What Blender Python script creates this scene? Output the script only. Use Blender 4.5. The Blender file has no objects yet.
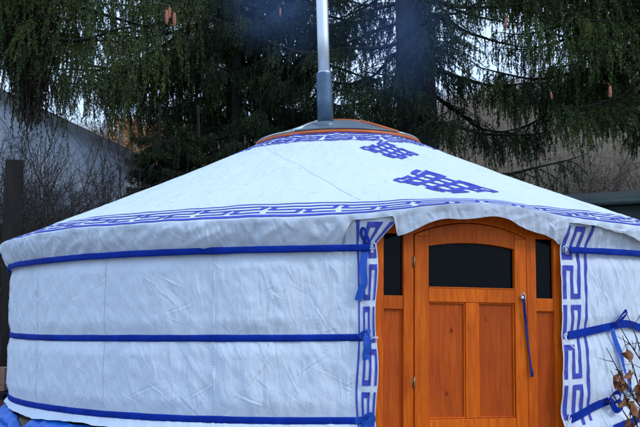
import bpy, math, random
import numpy as np
from mathutils import Vector, Matrix
R_ = lambda d: d * (math.pi / 180)
scene = bpy.context.scene
COL = scene.collection
EYE = 1.25
R = 3.4

# ------------------------------------------------------------------ helpers
_perm = np.random.RandomState(7).permutation(4096)
_grad = np.random.RandomState(8).rand(4096) * 2 * np.pi
def P(x, y, seed=0):
    """vectorised 2-D gradient noise, about -0.7..0.7"""
    x = np.asarray(x, float) + seed * 17.31; y = np.asarray(y, float) - seed * 9.17
    x, y = np.broadcast_arrays(x, y)
    xi = np.floor(x).astype(int); yi = np.floor(y).astype(int); xf = x - xi; yf = y - yi
    def g(i, j):
        h = _perm[(_perm[(xi + i) & 4095] + (yi + j) * 57) & 4095]
        an = _grad[h]
        return np.cos(an) * (xf - i) + np.sin(an) * (yf - j)
    u = xf * xf * xf * (xf * (xf * 6 - 15) + 10); v = yf * yf * yf * (yf * (yf * 6 - 15) + 10)
    return (g(0, 0) * (1 - u) + g(1, 0) * u) * (1 - v) + (g(0, 1) * (1 - u) + g(1, 1) * u) * v
def sstep(a, b, x):
    t = np.clip((np.asarray(x, float) - a) / (b - a), 0, 1); return t * t * (3 - 2 * t)

def tag(o, label=None, cat=None, group=None, kind=None):
    if label: o['label'] = label
    if cat: o['category'] = cat
    if group: o['group'] = group
    if kind: o['kind'] = kind
    return o
def empty(name, loc, label=None, cat=None, group=None):
    o = bpy.data.objects.new(name, None); COL.objects.link(o); o.location = loc; o.empty_display_size = .2
    return tag(o, label, cat, group)
def link(name, me, mat, parent=None, smooth=False):
    """link a mesh whose vertices are in world coordinates"""
    o = bpy.data.objects.new(name, me); COL.objects.link(o)
    if mat is not None and not me.materials: me.materials.append(mat)
    if smooth: me.polygons.foreach_set('use_smooth', np.ones(len(me.polygons), bool))
    if parent is not None:
        o.parent = parent
        if parent.type == 'EMPTY': o.location = -parent.location
    return o
def mesh_np(name, V, F, mat, parent=None, smooth=False):
    """V (n,3), F (m,k) all faces with k corners"""
    V = np.asarray(V, np.float32); F = np.asarray(F, np.int32); k = F.shape[1]
    me = bpy.data.meshes.new(name)
    me.vertices.add(len(V)); me.vertices.foreach_set('co', V.ravel())
    me.loops.add(F.size); me.loops.foreach_set('vertex_index', F.ravel())
    me.polygons.add(len(F)); me.polygons.foreach_set('loop_start', np.arange(0, F.size, k, dtype=np.int32))
    me.update(calc_edges=True); me.validate()
    return link(name, me, mat, parent, smooth)
def grid_faces(n, m, wrap=False):
    i = np.arange(n - (0 if wrap else 1)); j = np.arange(m - 1)
    I, J = np.meshgrid(i, j, indexing='ij'); I2 = (I + 1) % n
    return np.stack([I * m + J, I2 * m + J, I2 * m + J + 1, I * m + J + 1], -1).reshape(-1, 4)
class MB:
    """collects shapes into one mesh (world coordinates)"""
    def __init__(s): s.v = []; s.f = []; s.b = []
    def add(s, vs, fs):
        b = len(s.v); s.v += [tuple(map(float, v)) for v in vs]; s.b.append((b, len(s.v))); s.f += [tuple(b + i for i in f) for f in fs]; return s
    def box(s, c, d, rot=None):
        vs = [Vector((x * d[0] / 2, y * d[1] / 2, z * d[2] / 2)) for x in (-1, 1) for y in (-1, 1) for z in (-1, 1)]
        if rot is not None: vs = [rot @ v for v in vs]
        return s.add([v + Vector(c) for v in vs], [(0, 1, 3, 2), (4, 6, 7, 5), (0, 4, 5, 1), (2, 3, 7, 6), (0, 2, 6, 4), (1, 5, 7, 3)])
    def tube(s, pts, rad, n=10, caps=True):
        pts = [Vector(p) for p in pts]; rad = rad if hasattr(rad, '__len__') else [rad] * len(pts)
        b = len(s.v); up = Vector((.13, .31, .94))
        for i, p in enumerate(pts):
            t = (pts[min(i + 1, len(pts) - 1)] - pts[max(i - 1, 0)]).normalized()
            a = t.cross(up)
            if a.length < 1e-3: a = t.cross(Vector((1, 0, 0)))
            a.normalize(); c = t.cross(a)
            for k in range(n):
                an = 2 * math.pi * k / n; s.v.append(tuple(p + (a * math.cos(an) + c * math.sin(an)) * rad[i]))
        for i in range(len(pts) - 1):
            for k in range(n):
                k2 = (k + 1) % n; s.f.append((b + i * n + k, b + i * n + k2, b + (i + 1) * n + k2, b + (i + 1) * n + k))
        if caps:
            s.f.append(tuple(b + k for k in range(n))[::-1]); s.f.append(tuple(b + (len(pts) - 1) * n + k for k in range(n)))
        return s
    def build(s, name, mat, parent=None, smooth=False, bevel=0):
        me = bpy.data.meshes.new(name); me.from_pydata(s.v, [], s.f); me.update()
        if s.b:
            at_ = me.attributes.new('board', 'FLOAT', 'POINT'); va = np.zeros(len(s.v), np.float32)
            for k, (i0, i1) in enumerate(s.b): va[i0:i1] = (math.sin(12.9 * (k + 1) + .37 * len(s.v) + 5 * s.v[i0][0]) * 4375.5) % 1
            at_.data.foreach_set('value', va)
        o = link(name, me, mat, parent, smooth)
        if bevel:
            m = o.modifiers.new('bevel', 'BEVEL'); m.width = bevel; m.segments = 2; m.limit_method = 'ANGLE'
        return o

# ------------------------------------------------------------------ materials
def mat(name):
    m = bpy.data.materials.new(name); m.use_nodes = True
    nt = m.node_tree; b = nt.nodes['Principled BSDF']
    return m, nt, b
def node(nt, t, **kw):
    n = nt.nodes.new(t)
    for k, v in kw.items():
        if k in n.inputs: n.inputs[k].default_value = v
        else: setattr(n, k, v)
    return n
def noise(nt, scale, detail=4, rough=.55, vec=None, stretch=None):
    n = node(nt, 'ShaderNodeTexNoise', Scale=scale, Detail=detail, Roughness=rough)
    co = nt.nodes.get('Texture Coordinate') or nt.nodes.new('ShaderNodeTexCoord')
    src = co.outputs['Object']
    if stretch:
        mp = node(nt, 'ShaderNodeMapping'); mp.inputs['Scale'].default_value = stretch
        nt.links.new(src, mp.inputs['Vector']); src = mp.outputs['Vector']
    nt.links.new(src, n.inputs['Vector'])
    return n
def ramp(nt, fac, stops):
    r = nt.nodes.new('ShaderNodeValToRGB'); e = r.color_ramp.elements
    while len(e) < len(stops): e.new(.5)
    for i, (p, c) in enumerate(stops): e[i].position = p; e[i].color = (*c, 1)
    nt.links.new(fac, r.inputs['Fac']); return r
def bump(nt, b, h, strength, dist):
    bp = node(nt, 'ShaderNodeBump', Strength=strength, Distance=dist)
    nt.links.new(h, bp.inputs['Height'])
    if b.inputs['Normal'].is_linked:
        nt.links.new(b.inputs['Normal'].links[0].from_socket, bp.inputs['Normal'])
    nt.links.new(bp.outputs['Normal'], b.inputs['Normal']); return bp
def simple(name, stops, scale=6, rough=.8, bmp=0, bdist=.01, metal=0, spec=.3, stretch=None, detail=5, bscale=None):
    m, nt, b = mat(name)
    n = noise(nt, scale, detail, stretch=stretch)
    r = ramp(nt, n.outputs['Fac'], stops); nt.links.new(r.outputs['Color'], b.inputs['Base Color'])
    b.inputs['Roughness'].default_value = rough; b.inputs['Metallic'].default_value = metal
    b.inputs['Specular IOR Level'].default_value = spec
    if bmp:
        h = noise(nt, bscale, 5, stretch=stretch) if bscale else n
        bump(nt, b, h.outputs['Fac'], bmp, bdist)
    return m
M = {}
def canvas(name, c_lo, c_hi, stain):
    m, nt, b = mat(name)
    n1 = noise(nt, 1.3, 6, .6); r1 = ramp(nt, n1.outputs['Fac'], [(.3, c_lo), (.68, c_hi)])
    # grubby marks and scuffs of their own shape
    n2 = noise(nt, 5.5, 8, .72); r2 = ramp(nt, n2.outputs['Fac'], [(.60, (0, 0, 0)), (.80, (1, 1, 1))])
    mx = node(nt, 'ShaderNodeMix', data_type='RGBA'); mx.inputs[7].default_value = (*stain, 1)
    sc = node(nt, 'ShaderNodeMath', operation='MULTIPLY'); sc.inputs[1].default_value = .32
    nt.links.new(r2.outputs['Color'], sc.inputs[0]); nt.links.new(sc.outputs[0], mx.inputs[0])
    nt.links.new(r1.outputs['Color'], mx.inputs[6]); nt.links.new(mx.outputs[2], b.inputs['Base Color'])
    b.inputs['Roughness'].default_value = .85; b.inputs['Specular IOR Level'].default_value = .2
    h1 = noise(nt, 9, 6, .6, stretch=(1, 1, .45)); bump(nt, b, h1.outputs['Fac'], .7, .03)
    h2 = node(nt, 'ShaderNodeTexVoronoi', feature='SMOOTH_F1', Scale=7.0)
    wn = noise(nt, 2.2, 3); mp = node(nt, 'ShaderNodeMix', data_type='VECTOR'); mp.inputs[0].default_value = .35
    co = nt.nodes['Texture Coordinate']; nt.links.new(co.outputs['Object'], mp.inputs[4]); nt.links.new(wn.outputs['Color'], mp.inputs[5])
    nt.links.new(mp.outputs[1], h2.inputs['Vector']); bump(nt, b, h2.outputs['Distance'], .22, .02)
    h3 = noise(nt, 420, 2); bump(nt, b, h3.outputs['Fac'], .15, .0012)
    return m
M['canvas'] = canvas('wall_canvas', (.66, .74, .86), (.715, .79, .89), (.50, .57, .66))
M['roof'] = canvas('roof_canvas', (.66, .75, .88), (.71, .79, .90), (.57, .64, .75))
M['band'] = simple('border_cloth', [(.3, (.040, .050, .40)), (.7, (.085, .105, .54))], 30, .8, .3, .003, bscale=160)
M['webbing'] = simple('blue_webbing', [(.3, (.002, .020, .24)), (.7, (.004, .038, .38))], 8, .75, .5, .003, bscale=220, spec=.12)
M['ribbon'] = simple('bright_blue_tape', [(.3, (.008, .065, .42)), (.7, (.016, .12, .60))], 10, .5, .4, .003, bscale=120, spec=.4)
M['darkcord'] = simple('dark_blue_cord', [(.3, (.006, .012, .10)), (.7, (.018, .030, .20))], 30, .8, .3, .002, bscale=200)
M['tarp'] = simple('blue_tarpaulin', [(.3, (.005, .10, .55)), (.7, (.012, .17, .72))], 6, .4, .6, .02, bscale=9, spec=.5)
def wood(name, lo, mid, hi, rough=.48):
    m, nt, b = mat(name)
    n = noise(nt, 3.2, 5, .6, stretch=(9, 9, .8)); n.inputs['Distortion'].default_value = 1.2
    at_ = node(nt, 'ShaderNodeAttribute', attribute_name='board'); ofs = node(nt, 'ShaderNodeVectorMath', operation='MULTIPLY_ADD'); ofs.inputs[1].default_value = (1, 1, 1)
    cmb = node(nt, 'ShaderNodeCombineXYZ'); m9 = node(nt, 'ShaderNodeMath', operation='MULTIPLY'); m9.inputs[1].default_value = 23.0; nt.links.new(at_.outputs['Fac'], m9.inputs[0])
    for q_ in (0, 2): nt.links.new(m9.outputs[0], cmb.inputs[q_])
    old = n.inputs['Vector'].links[0].from_socket; nt.links.new(old, ofs.inputs[0]); nt.links.new(cmb.outputs[0], ofs.inputs[2]); nt.links.new(ofs.outputs[0], n.inputs['Vector'])
    r = ramp(nt, n.outputs['Fac'], [(.28, lo), (.52, mid), (.75, hi)])
    k = node(nt, 'ShaderNodeTexVoronoi', Scale=5.0); mp = node(nt, 'ShaderNodeMapping'); mp.inputs['Scale'].default_value = (1.3, 1.3, .8)
    nt.links.new(nt.nodes['Texture Coordinate'].outputs['Object'], mp.inputs['Vector']); nt.links.new(mp.outputs['Vector'], k.inputs['Vector'])
    kr = ramp(nt, k.outputs['Distance'], [(.03, (.30, .20, .15)), (.055, (.68, .56, .48)), (.13, (1, 1, 1))])
    n3 = noise(nt, 1.7, 3); r3 = ramp(nt, n3.outputs['Fac'], [(.3, (.80, .76, .72)), (.7, (1.08, 1.08, 1.05))])
    x1 = node(nt, 'ShaderNodeMix', data_type='RGBA', blend_type='MULTIPLY'); x1.inputs[0].default_value = 1
    x2 = node(nt, 'ShaderNodeMix', data_type='RGBA', blend_type='MULTIPLY'); x2.inputs[0].default_value = 1
    nt.links.new(r.outputs['Color'], x1.inputs[6]); nt.links.new(kr.outputs['Color'], x1.inputs[7])
    nt.links.new(x1.outputs[2], x2.inputs[6]); nt.links.new(r3.outputs['Color'], x2.inputs[7])
    br_ = ramp(nt, at_.outputs['Fac'], [(0, (.80, .74, .70)), (.5, (.97, .95, .95)), (1, (1.12, 1.16, 1.2))]); x3 = node(nt, 'ShaderNodeMix', data_type='RGBA', blend_type='MULTIPLY'); x3.inputs[0].default_value = 1
    nt.links.new(x2.outputs[2], x3.inputs[6]); nt.links.new(br_.outputs['Color'], x3.inputs[7]); nt.links.new(x3.outputs[2], b.inputs['Base Color'])
    b.inputs['Roughness'].default_value = rough; b.inputs['Specular IOR Level'].default_value = .2
    bump(nt, b, n.outputs['Fac'], .12, .004)
    return m
M['pine'] = wood('varnished_pine', (.52, .078, .003), (.75, .138, .003), (.86, .20, .007))
M['panel'] = wood('varnished_panel', (.40, .058, .004), (.53, .088, .005), (.62, .115, .008))
M['rimpaint'] = simple('orange_rim_paint', [(.3, (.50, .11, .03)), (.7, (.66, .17, .06))], 7, .5)
def glass(name, col, rough=.06, spec=.5):
    m, nt, b = mat(name); b.inputs['Base Color'].default_value = (*col, 1)
    n = noise(nt, 3, 4); r = ramp(nt, n.outputs['Fac'], [(.3, (rough,) * 3), (.75, (rough * 3,) * 3)])
    nt.links.new(r.outputs['Color'], b.inputs['Roughness']); b.inputs['Specular IOR Level'].default_value = spec
    return m
M['pane'] = glass('dark_window_glass', (.002, .003, .005), .04, .08)
M['roofglass'] = glass('roof_glass', (.20, .32, .32), .10, .8)
M['seal'] = simple('pale_metal_trim', [(.3, (.42, .55, .58)), (.7, (.55, .68, .72))], 12, .35, metal=.5)
M['slate'] = simple('painted_sheet_steel', [(.3, (.08, .12, .16)), (.7, (.13, .18, .22))], 5, .3, spec=.6)
M['sleeve'] = simple('grey_pipe_sleeve', [(.3, (.07, .115, .18)), (.7, (.11, .17, .25))], 9, .42, .1, .003, metal=.45, spec=.5)
M['steel'] = simple('polished_flue_steel', [(.3, (.66, .72, .76)), (.7, (.84, .88, .92))], 4, .5, metal=1, stretch=(1, 1, .2))
M['brass'] = simple('aged_hinge_metal', [(.3, (.30, .17, .08)), (.7, (.48, .30, .16))], 40, .45, metal=.6)
M['ringmetal'] = simple('ring_metal', [(.3, (.5, .52, .55)), (.7, (.7, .72, .75))], 40, .3, metal=1)
M['cordwhite'] = simple('white_cord', [(.3, (.6, .62, .66)), (.7, (.75, .77, .8))], 40, .9)
M['needle'] = None
def foliage(name, lo, mid, hi, sc=1.4):
    m, nt, b = mat(name)
    n = noise(nt, sc, 6, .7); r = ramp(nt, n.outputs['Fac'], [(.30, lo), (.52, mid), (.74, hi)])
    nt.links.new(r.outputs['Color'], b.inputs['Base Color']); b.inputs['Roughness'].default_value = .65
    b.inputs['Specular IOR Level'].default_value = .25
    return m
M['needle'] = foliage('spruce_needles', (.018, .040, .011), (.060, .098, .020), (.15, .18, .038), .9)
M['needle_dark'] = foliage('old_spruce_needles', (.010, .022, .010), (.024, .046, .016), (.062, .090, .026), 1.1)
M['needle_dead'] = foliage('dead_spruce_twigs', (.010, .008, .006), (.022, .016, .011), (.040, .028, .018), 2)
M['bark'] = simple('spruce_bark', [(.3, (.022, .020, .022)), (.7, (.062, .055, .055))], 5, .95, 1, .05, stretch=(1, 1, .35), bscale=14)
M['twig'] = simple('shrub_bark', [(.3, (.020, .017, .015)), (.7, (.055, .045, .038))], 4, .9)
M['palettwig'] = simple('pale_thicket_bark', [(.3, (.11, .085, .062)), (.7, (.33, .265, .20))], .6, .9)
M['brownleaf'] = simple('withered_leaf', [(.3, (.17, .055, .022)), (.5, (.33, .125, .05)), (.7, (.46, .23, .11))], 14, .7)
M['orangeleaf'] = simple('sunlit_autumn_leaf', [(.3, (.40, .20, .07)), (.5, (.56, .32, .12)), (.7, (.70, .48, .24))], 1.2, .8)  # autumn orange, with the sunlit look put into the leaf colour
M['cone'] = simple('spruce_cone_scales', [(.3, (.30, .10, .06)), (.7, (.46, .18, .11))], 60, .6, .8, .01, bscale=90)
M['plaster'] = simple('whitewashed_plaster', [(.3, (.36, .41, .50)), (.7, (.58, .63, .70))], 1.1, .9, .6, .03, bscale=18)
M['slates'] = simple('roof_slates', [(.3, (.045, .05, .06)), (.7, (.085, .09, .105))], 9, .7, .6, .02)
M['verge'] = simple('grey_verge_board', [(.3, (.07, .075, .085)), (.7, (.12, .125, .14))], 6, .7)
M['shed'] = simple('green_grey_sheeting', [(.3, (.025, .045, .045)), (.7, (.045, .072, .070))], 3, .5, spec=.4)
M['shed2'] = simple('shed_trim', [(.3, (.03, .042, .042)), (.7, (.05, .066, .066))], 3, .5, spec=.4)
M['post'] = simple('weathered_post', [(.3, (.008, .008, .007)), (.7, (.022, .019, .017))], 6, .95, .8, .02, stretch=(1, 1, .2))
M['terracotta'] = simple('terracotta', [(.3, (.30, .15, .10)), (.7, (.44, .24, .17))], 12, .9, .4, .01)
M['brick'] = simple('old_red_brick', [(.3, (.14, .055, .035)), (.5, (.24, .10, .065)), (.7, (.34, .18, .12))], 16, .95, .8, .012)
M['deck'] = simple('platform_boards', [(.3, (.10, .075, .05)), (.7, (.22, .17, .12))], 5, .9, .4, .01)
M['smoke'] = None

# ------------------------------------------------------------------ the yurt's surfaces
AD = R_(16.53)                                   # the way the door faces
RE, ZE, RC, ZC = 3.513, 1.924, .91, 3.068
SL = math.hypot(RE - RC, ZC - ZE)
STRAPS = (1.70, 1.07, .51)
def strap_z(k, a):
    a = (np.asarray(a, float) + np.pi) % (2 * np.pi) - np.pi
    return STRAPS[k] + .012 * P(a * 2.0, 3.3 * k + .5) + (.0 if k < 2 else -.01)
def roof_bump(a, s): return .105 * np.exp(-((a - AD) / .21) ** 2) * np.exp(-s / .45)
def roof_pt(a, s, off=0.):
    """a azimuth (0 = towards the camera, + right), s distance up the slope from the eave"""
    a = np.asarray(a, float); s = np.asarray(s, float); t = s / SL
    r = RE + (RC - RE) * t; z = ZE + (ZC - ZE) * t
    arc = a * 3.0
    w = -.022 * np.sin(np.pi * np.clip(t, 0, 1)) + roof_bump(a, s)
    w = w + .014 * P(arc * .9, s * .8, 3) + .010 * P(arc * 2.4 + s * 1.2, s * 1.6 - arc * .5, 4) + .005 * P(arc * 7, s * 3.5, 5) 
    w = w + .012 * P(arc * 2.2, s * .9, 11) * np.exp(-s / .25)
    w = w - .016 * np.exp(-((np.mod(a + .19, 2 * np.pi / 14) - np.pi / 14) / .04) ** 2) * .25
    nr, nz = (ZC - ZE) / SL, (RE - RC) / SL
    r = r + nr * (w * .6 + off); z = z + nz * (w + off)
    return np.stack([r * np.sin(a), -r * np.cos(a), z], -1)
def wall_disp(a, z):
    a = (np.asarray(a, float) + np.pi) % (2 * np.pi) - np.pi; z = np.asarray(z, float)
    arc = a * R; d = np.min([np.abs(z - strap_z(k, a)) for k in range(3)], 0)
    env = np.clip(d / .14, 0, 1); env = env * env * (3 - 2 * env)
    right = sstep(R_(30), R_(36), a)
    w = .020 * env
    w = w + .026 * P(arc * 2.8, z * .6, 1) * (.25 + .75 * env) + .013 * P(arc * 7.5 + .5 * P(arc * 2, z * 2), z * 1.1, 2) * (.35 + .65 * env)
    w = w + .007 * P((arc + z) * 5.5, (arc - z) * 2.0, 6) * env + .006 * P((arc - z) * 6.5, (arc + z) * 2.4, 7) * env
    w = w - .012 * np.abs(P(arc * 7 + 1.2 * P(arc * 2, z * 2, 9), z * 4, 8)) * env + .010 * np.abs(P(arc * 13 + z * 4, z * 6 - arc * 3, 18)) * env
    w = w + .013 * P(arc * 20, z * 2.2, 10) * np.exp(-d / .09) * np.clip(d / .03, .2, 1)
    w = w + right * (.010 * P(arc * 13 + z * 5, z * 1.0, 12) + .006 * P(arc * 26 + z * 9, z * 1.5, 13))
    for k in range(-6, 8):                       # stitched seams
        a0 = R_(-15.6 - 16.4 * k)
        if R_(3) < a0 < R_(36): continue
        w = w + .0045 * np.exp(-((a - a0) / .0025) ** 2) - .003 * np.exp(-((a - a0 - .006) / .003) ** 2)
    sk = np.clip((.485 - z) / .1, 0, 1.5) * (1 - .75 * sstep(R_(20), R_(30), a))
    w = w + sk * (.055 + .05 * P(arc * 2.6, .3, 14) + .02 * P(arc * 8, .7, 15))
    near = np.exp(-((a - R_(3.6)) / .045) ** 2) + np.exp(-((a - R_(29.2)) / .045) ** 2)
    w = w + near * .034
    return w
def wall_pt(a, z, off=0.):
    a = np.asarray(a, float); z = np.asarray(z, float)
    r = R + wall_disp(a, z) + off + .055 * sstep(1.72, 1.93, z)
    return np.stack([r * np.sin(a), -r * np.cos(a), z], -1)
def edge_left(z):                                # the curtain edge left of the door: straight, then out along a diagonal
    return R_(4.3 + .25 * (z - 1.1)) + R_(3.1) * np.clip((z - 1.735) / .19, 0, 1) + R_(.18) * np.sin(z * 9)
def edge_right(z): return R_(28.55 + .75 * (z - .9)) + R_(.10) * np.sin(z * 7)

yurt = empty('yurt', (0, 0, .36), 'white canvas yurt with blue straps, orange wooden door and stove pipe', 'yurt')
# wall canvas: from right of the door all the way round to left of the door
W = np.linspace(0, 1, 1700); nz = 270
w2 = np.where(W < .5, W * 2, (W - .5) * 2)
zs = np.linspace(0, 1, nz)
def wall_az(w, z):
    er, el = edge_right(z), edge_left(z) + 2 * np.pi
    return er + (el - er) * w
# denser where it faces the camera
wpar = np.concatenate([np.linspace(0, .17, 420, endpoint=False), np.linspace(.17, .70, 260, endpoint=False), np.linspace(.70, 1, 760)])
Wg, Zg = np.meshgrid(wpar, zs, indexing='ij')
a_rough = wall_az(Wg, np.full_like(Wg, 1.1)); a_w = (a_rough + np.pi) % (2 * np.pi) - np.pi
zb = .425 + .03 * P(a_w * R * 1.7, .2, 16) + .012 * P(a_w * R * 6, .6, 17) - .13 * sstep(R_(24), R_(34), a_w)
Zg = zb + Zg * (1.935 - zb)
Ag = wall_az(Wg, Zg); Aw = (Ag + np.pi) % (2 * np.pi) - np.pi
rsw = np.random.RandomState(19); crease = np.zeros_like(Aw); rows_ = np.arange(len(wpar))
def add_creases(field, x, y, n, xr, yr, lean_fn, ln_, wd_, am_):
    """short straight cloth creases, each a ridge with a trough beside it"""
    for _ in range(n):
        cx, cy = rsw.uniform(*xr), rsw.uniform(*yr); th_ = lean_fn(); L_ = rsw.uniform(*ln_); w_ = rsw.uniform(*wd_); A_ = rsw.uniform(*am_) * (1 if rsw.rand() < .65 else -1)
        ok = np.where((x.max(1) > cx - L_) & (x.min(1) < cx + L_))[0]
        if not len(ok): continue
        dx, dy = x[ok] - cx, y[ok] - cy; t_ = dx * math.sin(th_) + dy * math.cos(th_); q_ = dx * math.cos(th_) - dy * math.sin(th_) + rsw.uniform(-.15, .15) * t_ ** 2 / L_
        ww_ = w_ * (.6 + .8 * np.clip(t_ / L_ + .5, 0, 1))
        field[ok] += A_ * np.exp(-(t_ / (L_ * .45)) ** 4) * (np.exp(-(q_ / ww_) ** 2) - .6 * np.exp(-((q_ - 1.8 * ww_) / (1.3 * ww_)) ** 2))
arcw = Aw * R
leanw = lambda: rsw.normal(0, .2) if rsw.rand() < .72 else rsw.choice([-1, 1]) * rsw.uniform(.4, 1.25)
add_creases(crease, arcw, Zg, 620, (-4.3, .25), (.45, 1.72), leanw, (.06, .36), (.003, .008), (.0014, .0045))
add_creases(crease, arcw, Zg, 380, (1.95, 4.2), (.35, 1.80), lambda: rsw.normal(-.22, .16), (.15, .75), (.004, .009), (.002, .007))
env_c = np.clip(np.min([np.abs(Zg - strap_z(k, Aw)) for k in range(3)], 0) / .05, 0, 1)
env_c = env_c * np.where(Aw < R_(15), 1 - sstep(R_(1.0), R_(1.8), Aw), sstep(R_(34), R_(35), Aw))
wall = mesh_np('wall_cover', wall_pt(Aw, Zg, crease * env_c).reshape(-1, 3), grid_faces(len(wpar), nz)[:, ::-1], M['canvas'], yurt, True)

# roof canvas with the border that hangs down over the wall top
na = 2400; a_r = np.linspace(-np.pi, np.pi, na, endpoint=False)
s_r = np.concatenate([np.linspace(SL + .02, .5, 190, endpoint=False), np.linspace(.5, -.005, 46)])
Ar, Sr = np.meshgrid(a_r, s_r, indexing='ij')
cr0 = np.zeros_like(Ar)
add_creases(cr0, Ar * 2.6, Sr, 260, (-3.2, 3.4), (.35, 2.7), lambda: rsw.uniform(-1.5, 1.5), (.08, .45), (.006, .014), (.0015, .004))
Vr = roof_pt(Ar, Sr, cr0 * np.clip((Sr - .36) / .1, 0, 1))
def hem_len(a):
    d = np.degrees(a)
    L = np.full_like(d, .255)
    L = np.where(d > -.6, .255 - .215 * sstep(-.6, 1.8, d), L)
    mid = .088 + .115 * np.clip(np.abs(d - 16.8) / 11.8, 0, 1.2) ** 1.7 + .012 * np.cos((d - 15.5) * .8)
    L = np.where(d > 6.2, .04 + (mid - .04) * sstep(6.2, 7.0, d), L)
    L = np.where(d > 28.9, .04 + (mid - .04) * (1 - sstep(28.9, 29.6, d)), L)
    L = np.where(d > 33.2, .04 + .10 * sstep(33.4, 50, d) + .115 * sstep(60, 80, d), L)
    return L + .008 * P(a * 14, .4, 21)
kq = np.linspace(0, 1, 26)[1:]
Aq, Kq = np.meshgrid(a_r, kq, indexing='ij')
q = hem_len(Aq) * Kq
base = roof_pt(Aq, np.full_like(Aq, -.005)); br = np.hypot(base[..., 0], base[..., 1])
out = .002 * np.clip(q / .02, 0, 1)
door = np.exp(-((Aq - AD) / R_(11)) ** 4)
taper = (-.108 * np.clip(q / .225, 0, 1.2) ** 1.3 + .018 * np.sin(np.pi * np.clip(q / .225, 0, 1))) * (1 - door) - .03 * door * q / .1
arc = Aq * R; fall = np.clip(q / .05, 0, 1) * np.clip((.24 - q) / .06, .12, 1)
cq = np.zeros_like(Aq)
add_creases(cq, arc, q, 420, (-4.6, 4.6), (.0, .25), lambda: rsw.normal(0, .5), (.05, .22), (.005, .012), (.003, .009))
pl = cq + .026 * P(arc * 3.2, q * 2, 22) + .020 * P(arc * 8 + 2 * q, q * 3, 23) + .012 * P(arc * 18 - 6 * q, q * 4, 24) - .030 * np.abs(P(arc * 5 + 5 * q, q * 7, 25))
rq = br + out + taper + pl * fall * (1 - .45 * door)
zq = base[..., 2] - q
Vq = np.stack([rq * np.sin(Aq), -rq * np.cos(Aq), zq], -1)
Vall = np.concatenate([Vr, Vq], 1)
roof = mesh_np('roof_cover', Vall.reshape(-1, 3), grid_faces(na, Vall.shape[1], True), M['roof'], yurt, True)

# --- sewn-on borders: strips laid on the canvas
class Strips:
    def __init__(s, fn, step): s.fn = fn; s.step = step; s.V = []; s.F = []; s.n = 0
    def quad(s, c, sub=None):
        """c: four (u,v) corners in order"""
        c = np.array(c, float); st = s.step
        n = max(2, int(np.max(np.abs(c[1] - c[0])) / st[0]) + 2) if sub is None else sub[0]
        m = max(2, int(max(np.max(np.abs((c[3] - c[0]) / st)), 1)) + 2) if sub is None else sub[1]
        U, T = np.meshgrid(np.linspace(0, 1, n), np.linspace(0, 1, m), indexing='ij')
        uv = ((1 - U) * (1 - T))[..., None] * c[0] + (U * (1 - T))[..., None] * c[1] + (U * T)[..., None] * c[2] + ((1 - U) * T)[..., None] * c[3]
        p = s.fn(uv[..., 0], uv[..., 1]).reshape(-1, 3)
        s.V.append(p); s.F.append(grid_faces(n, m) + s.n); s.n += len(p)
    def rect(s, u0, u1, v0, v1, sub=None): s.quad([(u0, v0), (u1, v0), (u1, v1), (u0, v1)], sub)
    def build(s, name, m, parent): return mesh_np(name, np.concatenate(s.V), np.concatenate(s.F), m, parent, True)
def meander(S, u0, u1, half, rows, wdt, slant=0., flip=False):
    """running key pattern along u; rows = three v values, wdt = strip width in v, wu = the same width in u"""
    n = int(round((u1 - u0) / half)); half = (u1 - u0) / n; wu = half * .13; gap = half * .075
    r0, r1, r2 = rows
    def hb(a, b, r): S.quad([(a, r - wdt / 2), (b, r - wdt / 2), (b, r + wdt / 2), (a, r + wdt / 2)])
    def vb(a, ra, rb, o):
        sg = -1 if ra > rb else 1
        lo, hi = min(ra, rb) - wdt / 2 - .0002, max(ra, rb) + wdt / 2 + .0002
        S.quad([(a, lo), (a + wu, lo), (a + wu + slant * o, hi), (a + slant * o, hi)])
    for k in range(n):
        a = u0 + k * half; b = a + half
        g0, g1 = a + gap, b - gap
        up = (k % 2 == 0) != flip
        # lower row and middle row joined at one end, middle and upper row at the other
        hb(g0 if up else g0, g1, r0)
        hb(g0, g1, r1)
        if up:
            vb(g0, r0, r1, 1); vb(g1 - wu, r1, r2, 1); hb(a - gap, g1, r2)
        else:
            vb(g1 - wu, r0, r1, 1); vb(g0, r1, r2, 1); hb(g0, b + gap, r2)
# eave border
S = Strips(lambda u, v: roof_pt(u, v + .007 * P(u * 9, v * 3, 31) + .004 * P(u * 24, v * 5, 32), .0045), (R_(.35), .02))
def ring(S, v, w, n=900):
    u = np.linspace(-np.pi, np.pi, n + 1)
    for i in range(0, n, 90): S.quad([(u[i], v - w / 2), (u[i + 90], v - w / 2), (u[i + 90], v + w / 2), (u[i], v + w / 2)], (140, 3))
ring(S, .034, .052); ring(S, .338, .018)
S2 = S
meander(S2, -np.pi, np.pi, .0805, (.112, .188, .264), .0245, slant=.012)
S.build('eave_border', M['band'], roof)
# crown border, puckered
S = Strips(lambda u, v: roof_pt(u, v + .02 * P(u * 16, v * 6, 33) + .012 * P(u * 42, v * 9, 34), .0055 + .004 * P(u * 30, v * 20, 35)), (R_(.8), .02))
ring(S, SL - .045, .05); ring(S, SL - .34, .018)
meander(S, -np.pi, np.pi, .27, (SL - .29, SL - .215, SL - .14), .034, slant=.03)
S.build('crown_border', M['band'], roof)
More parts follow.
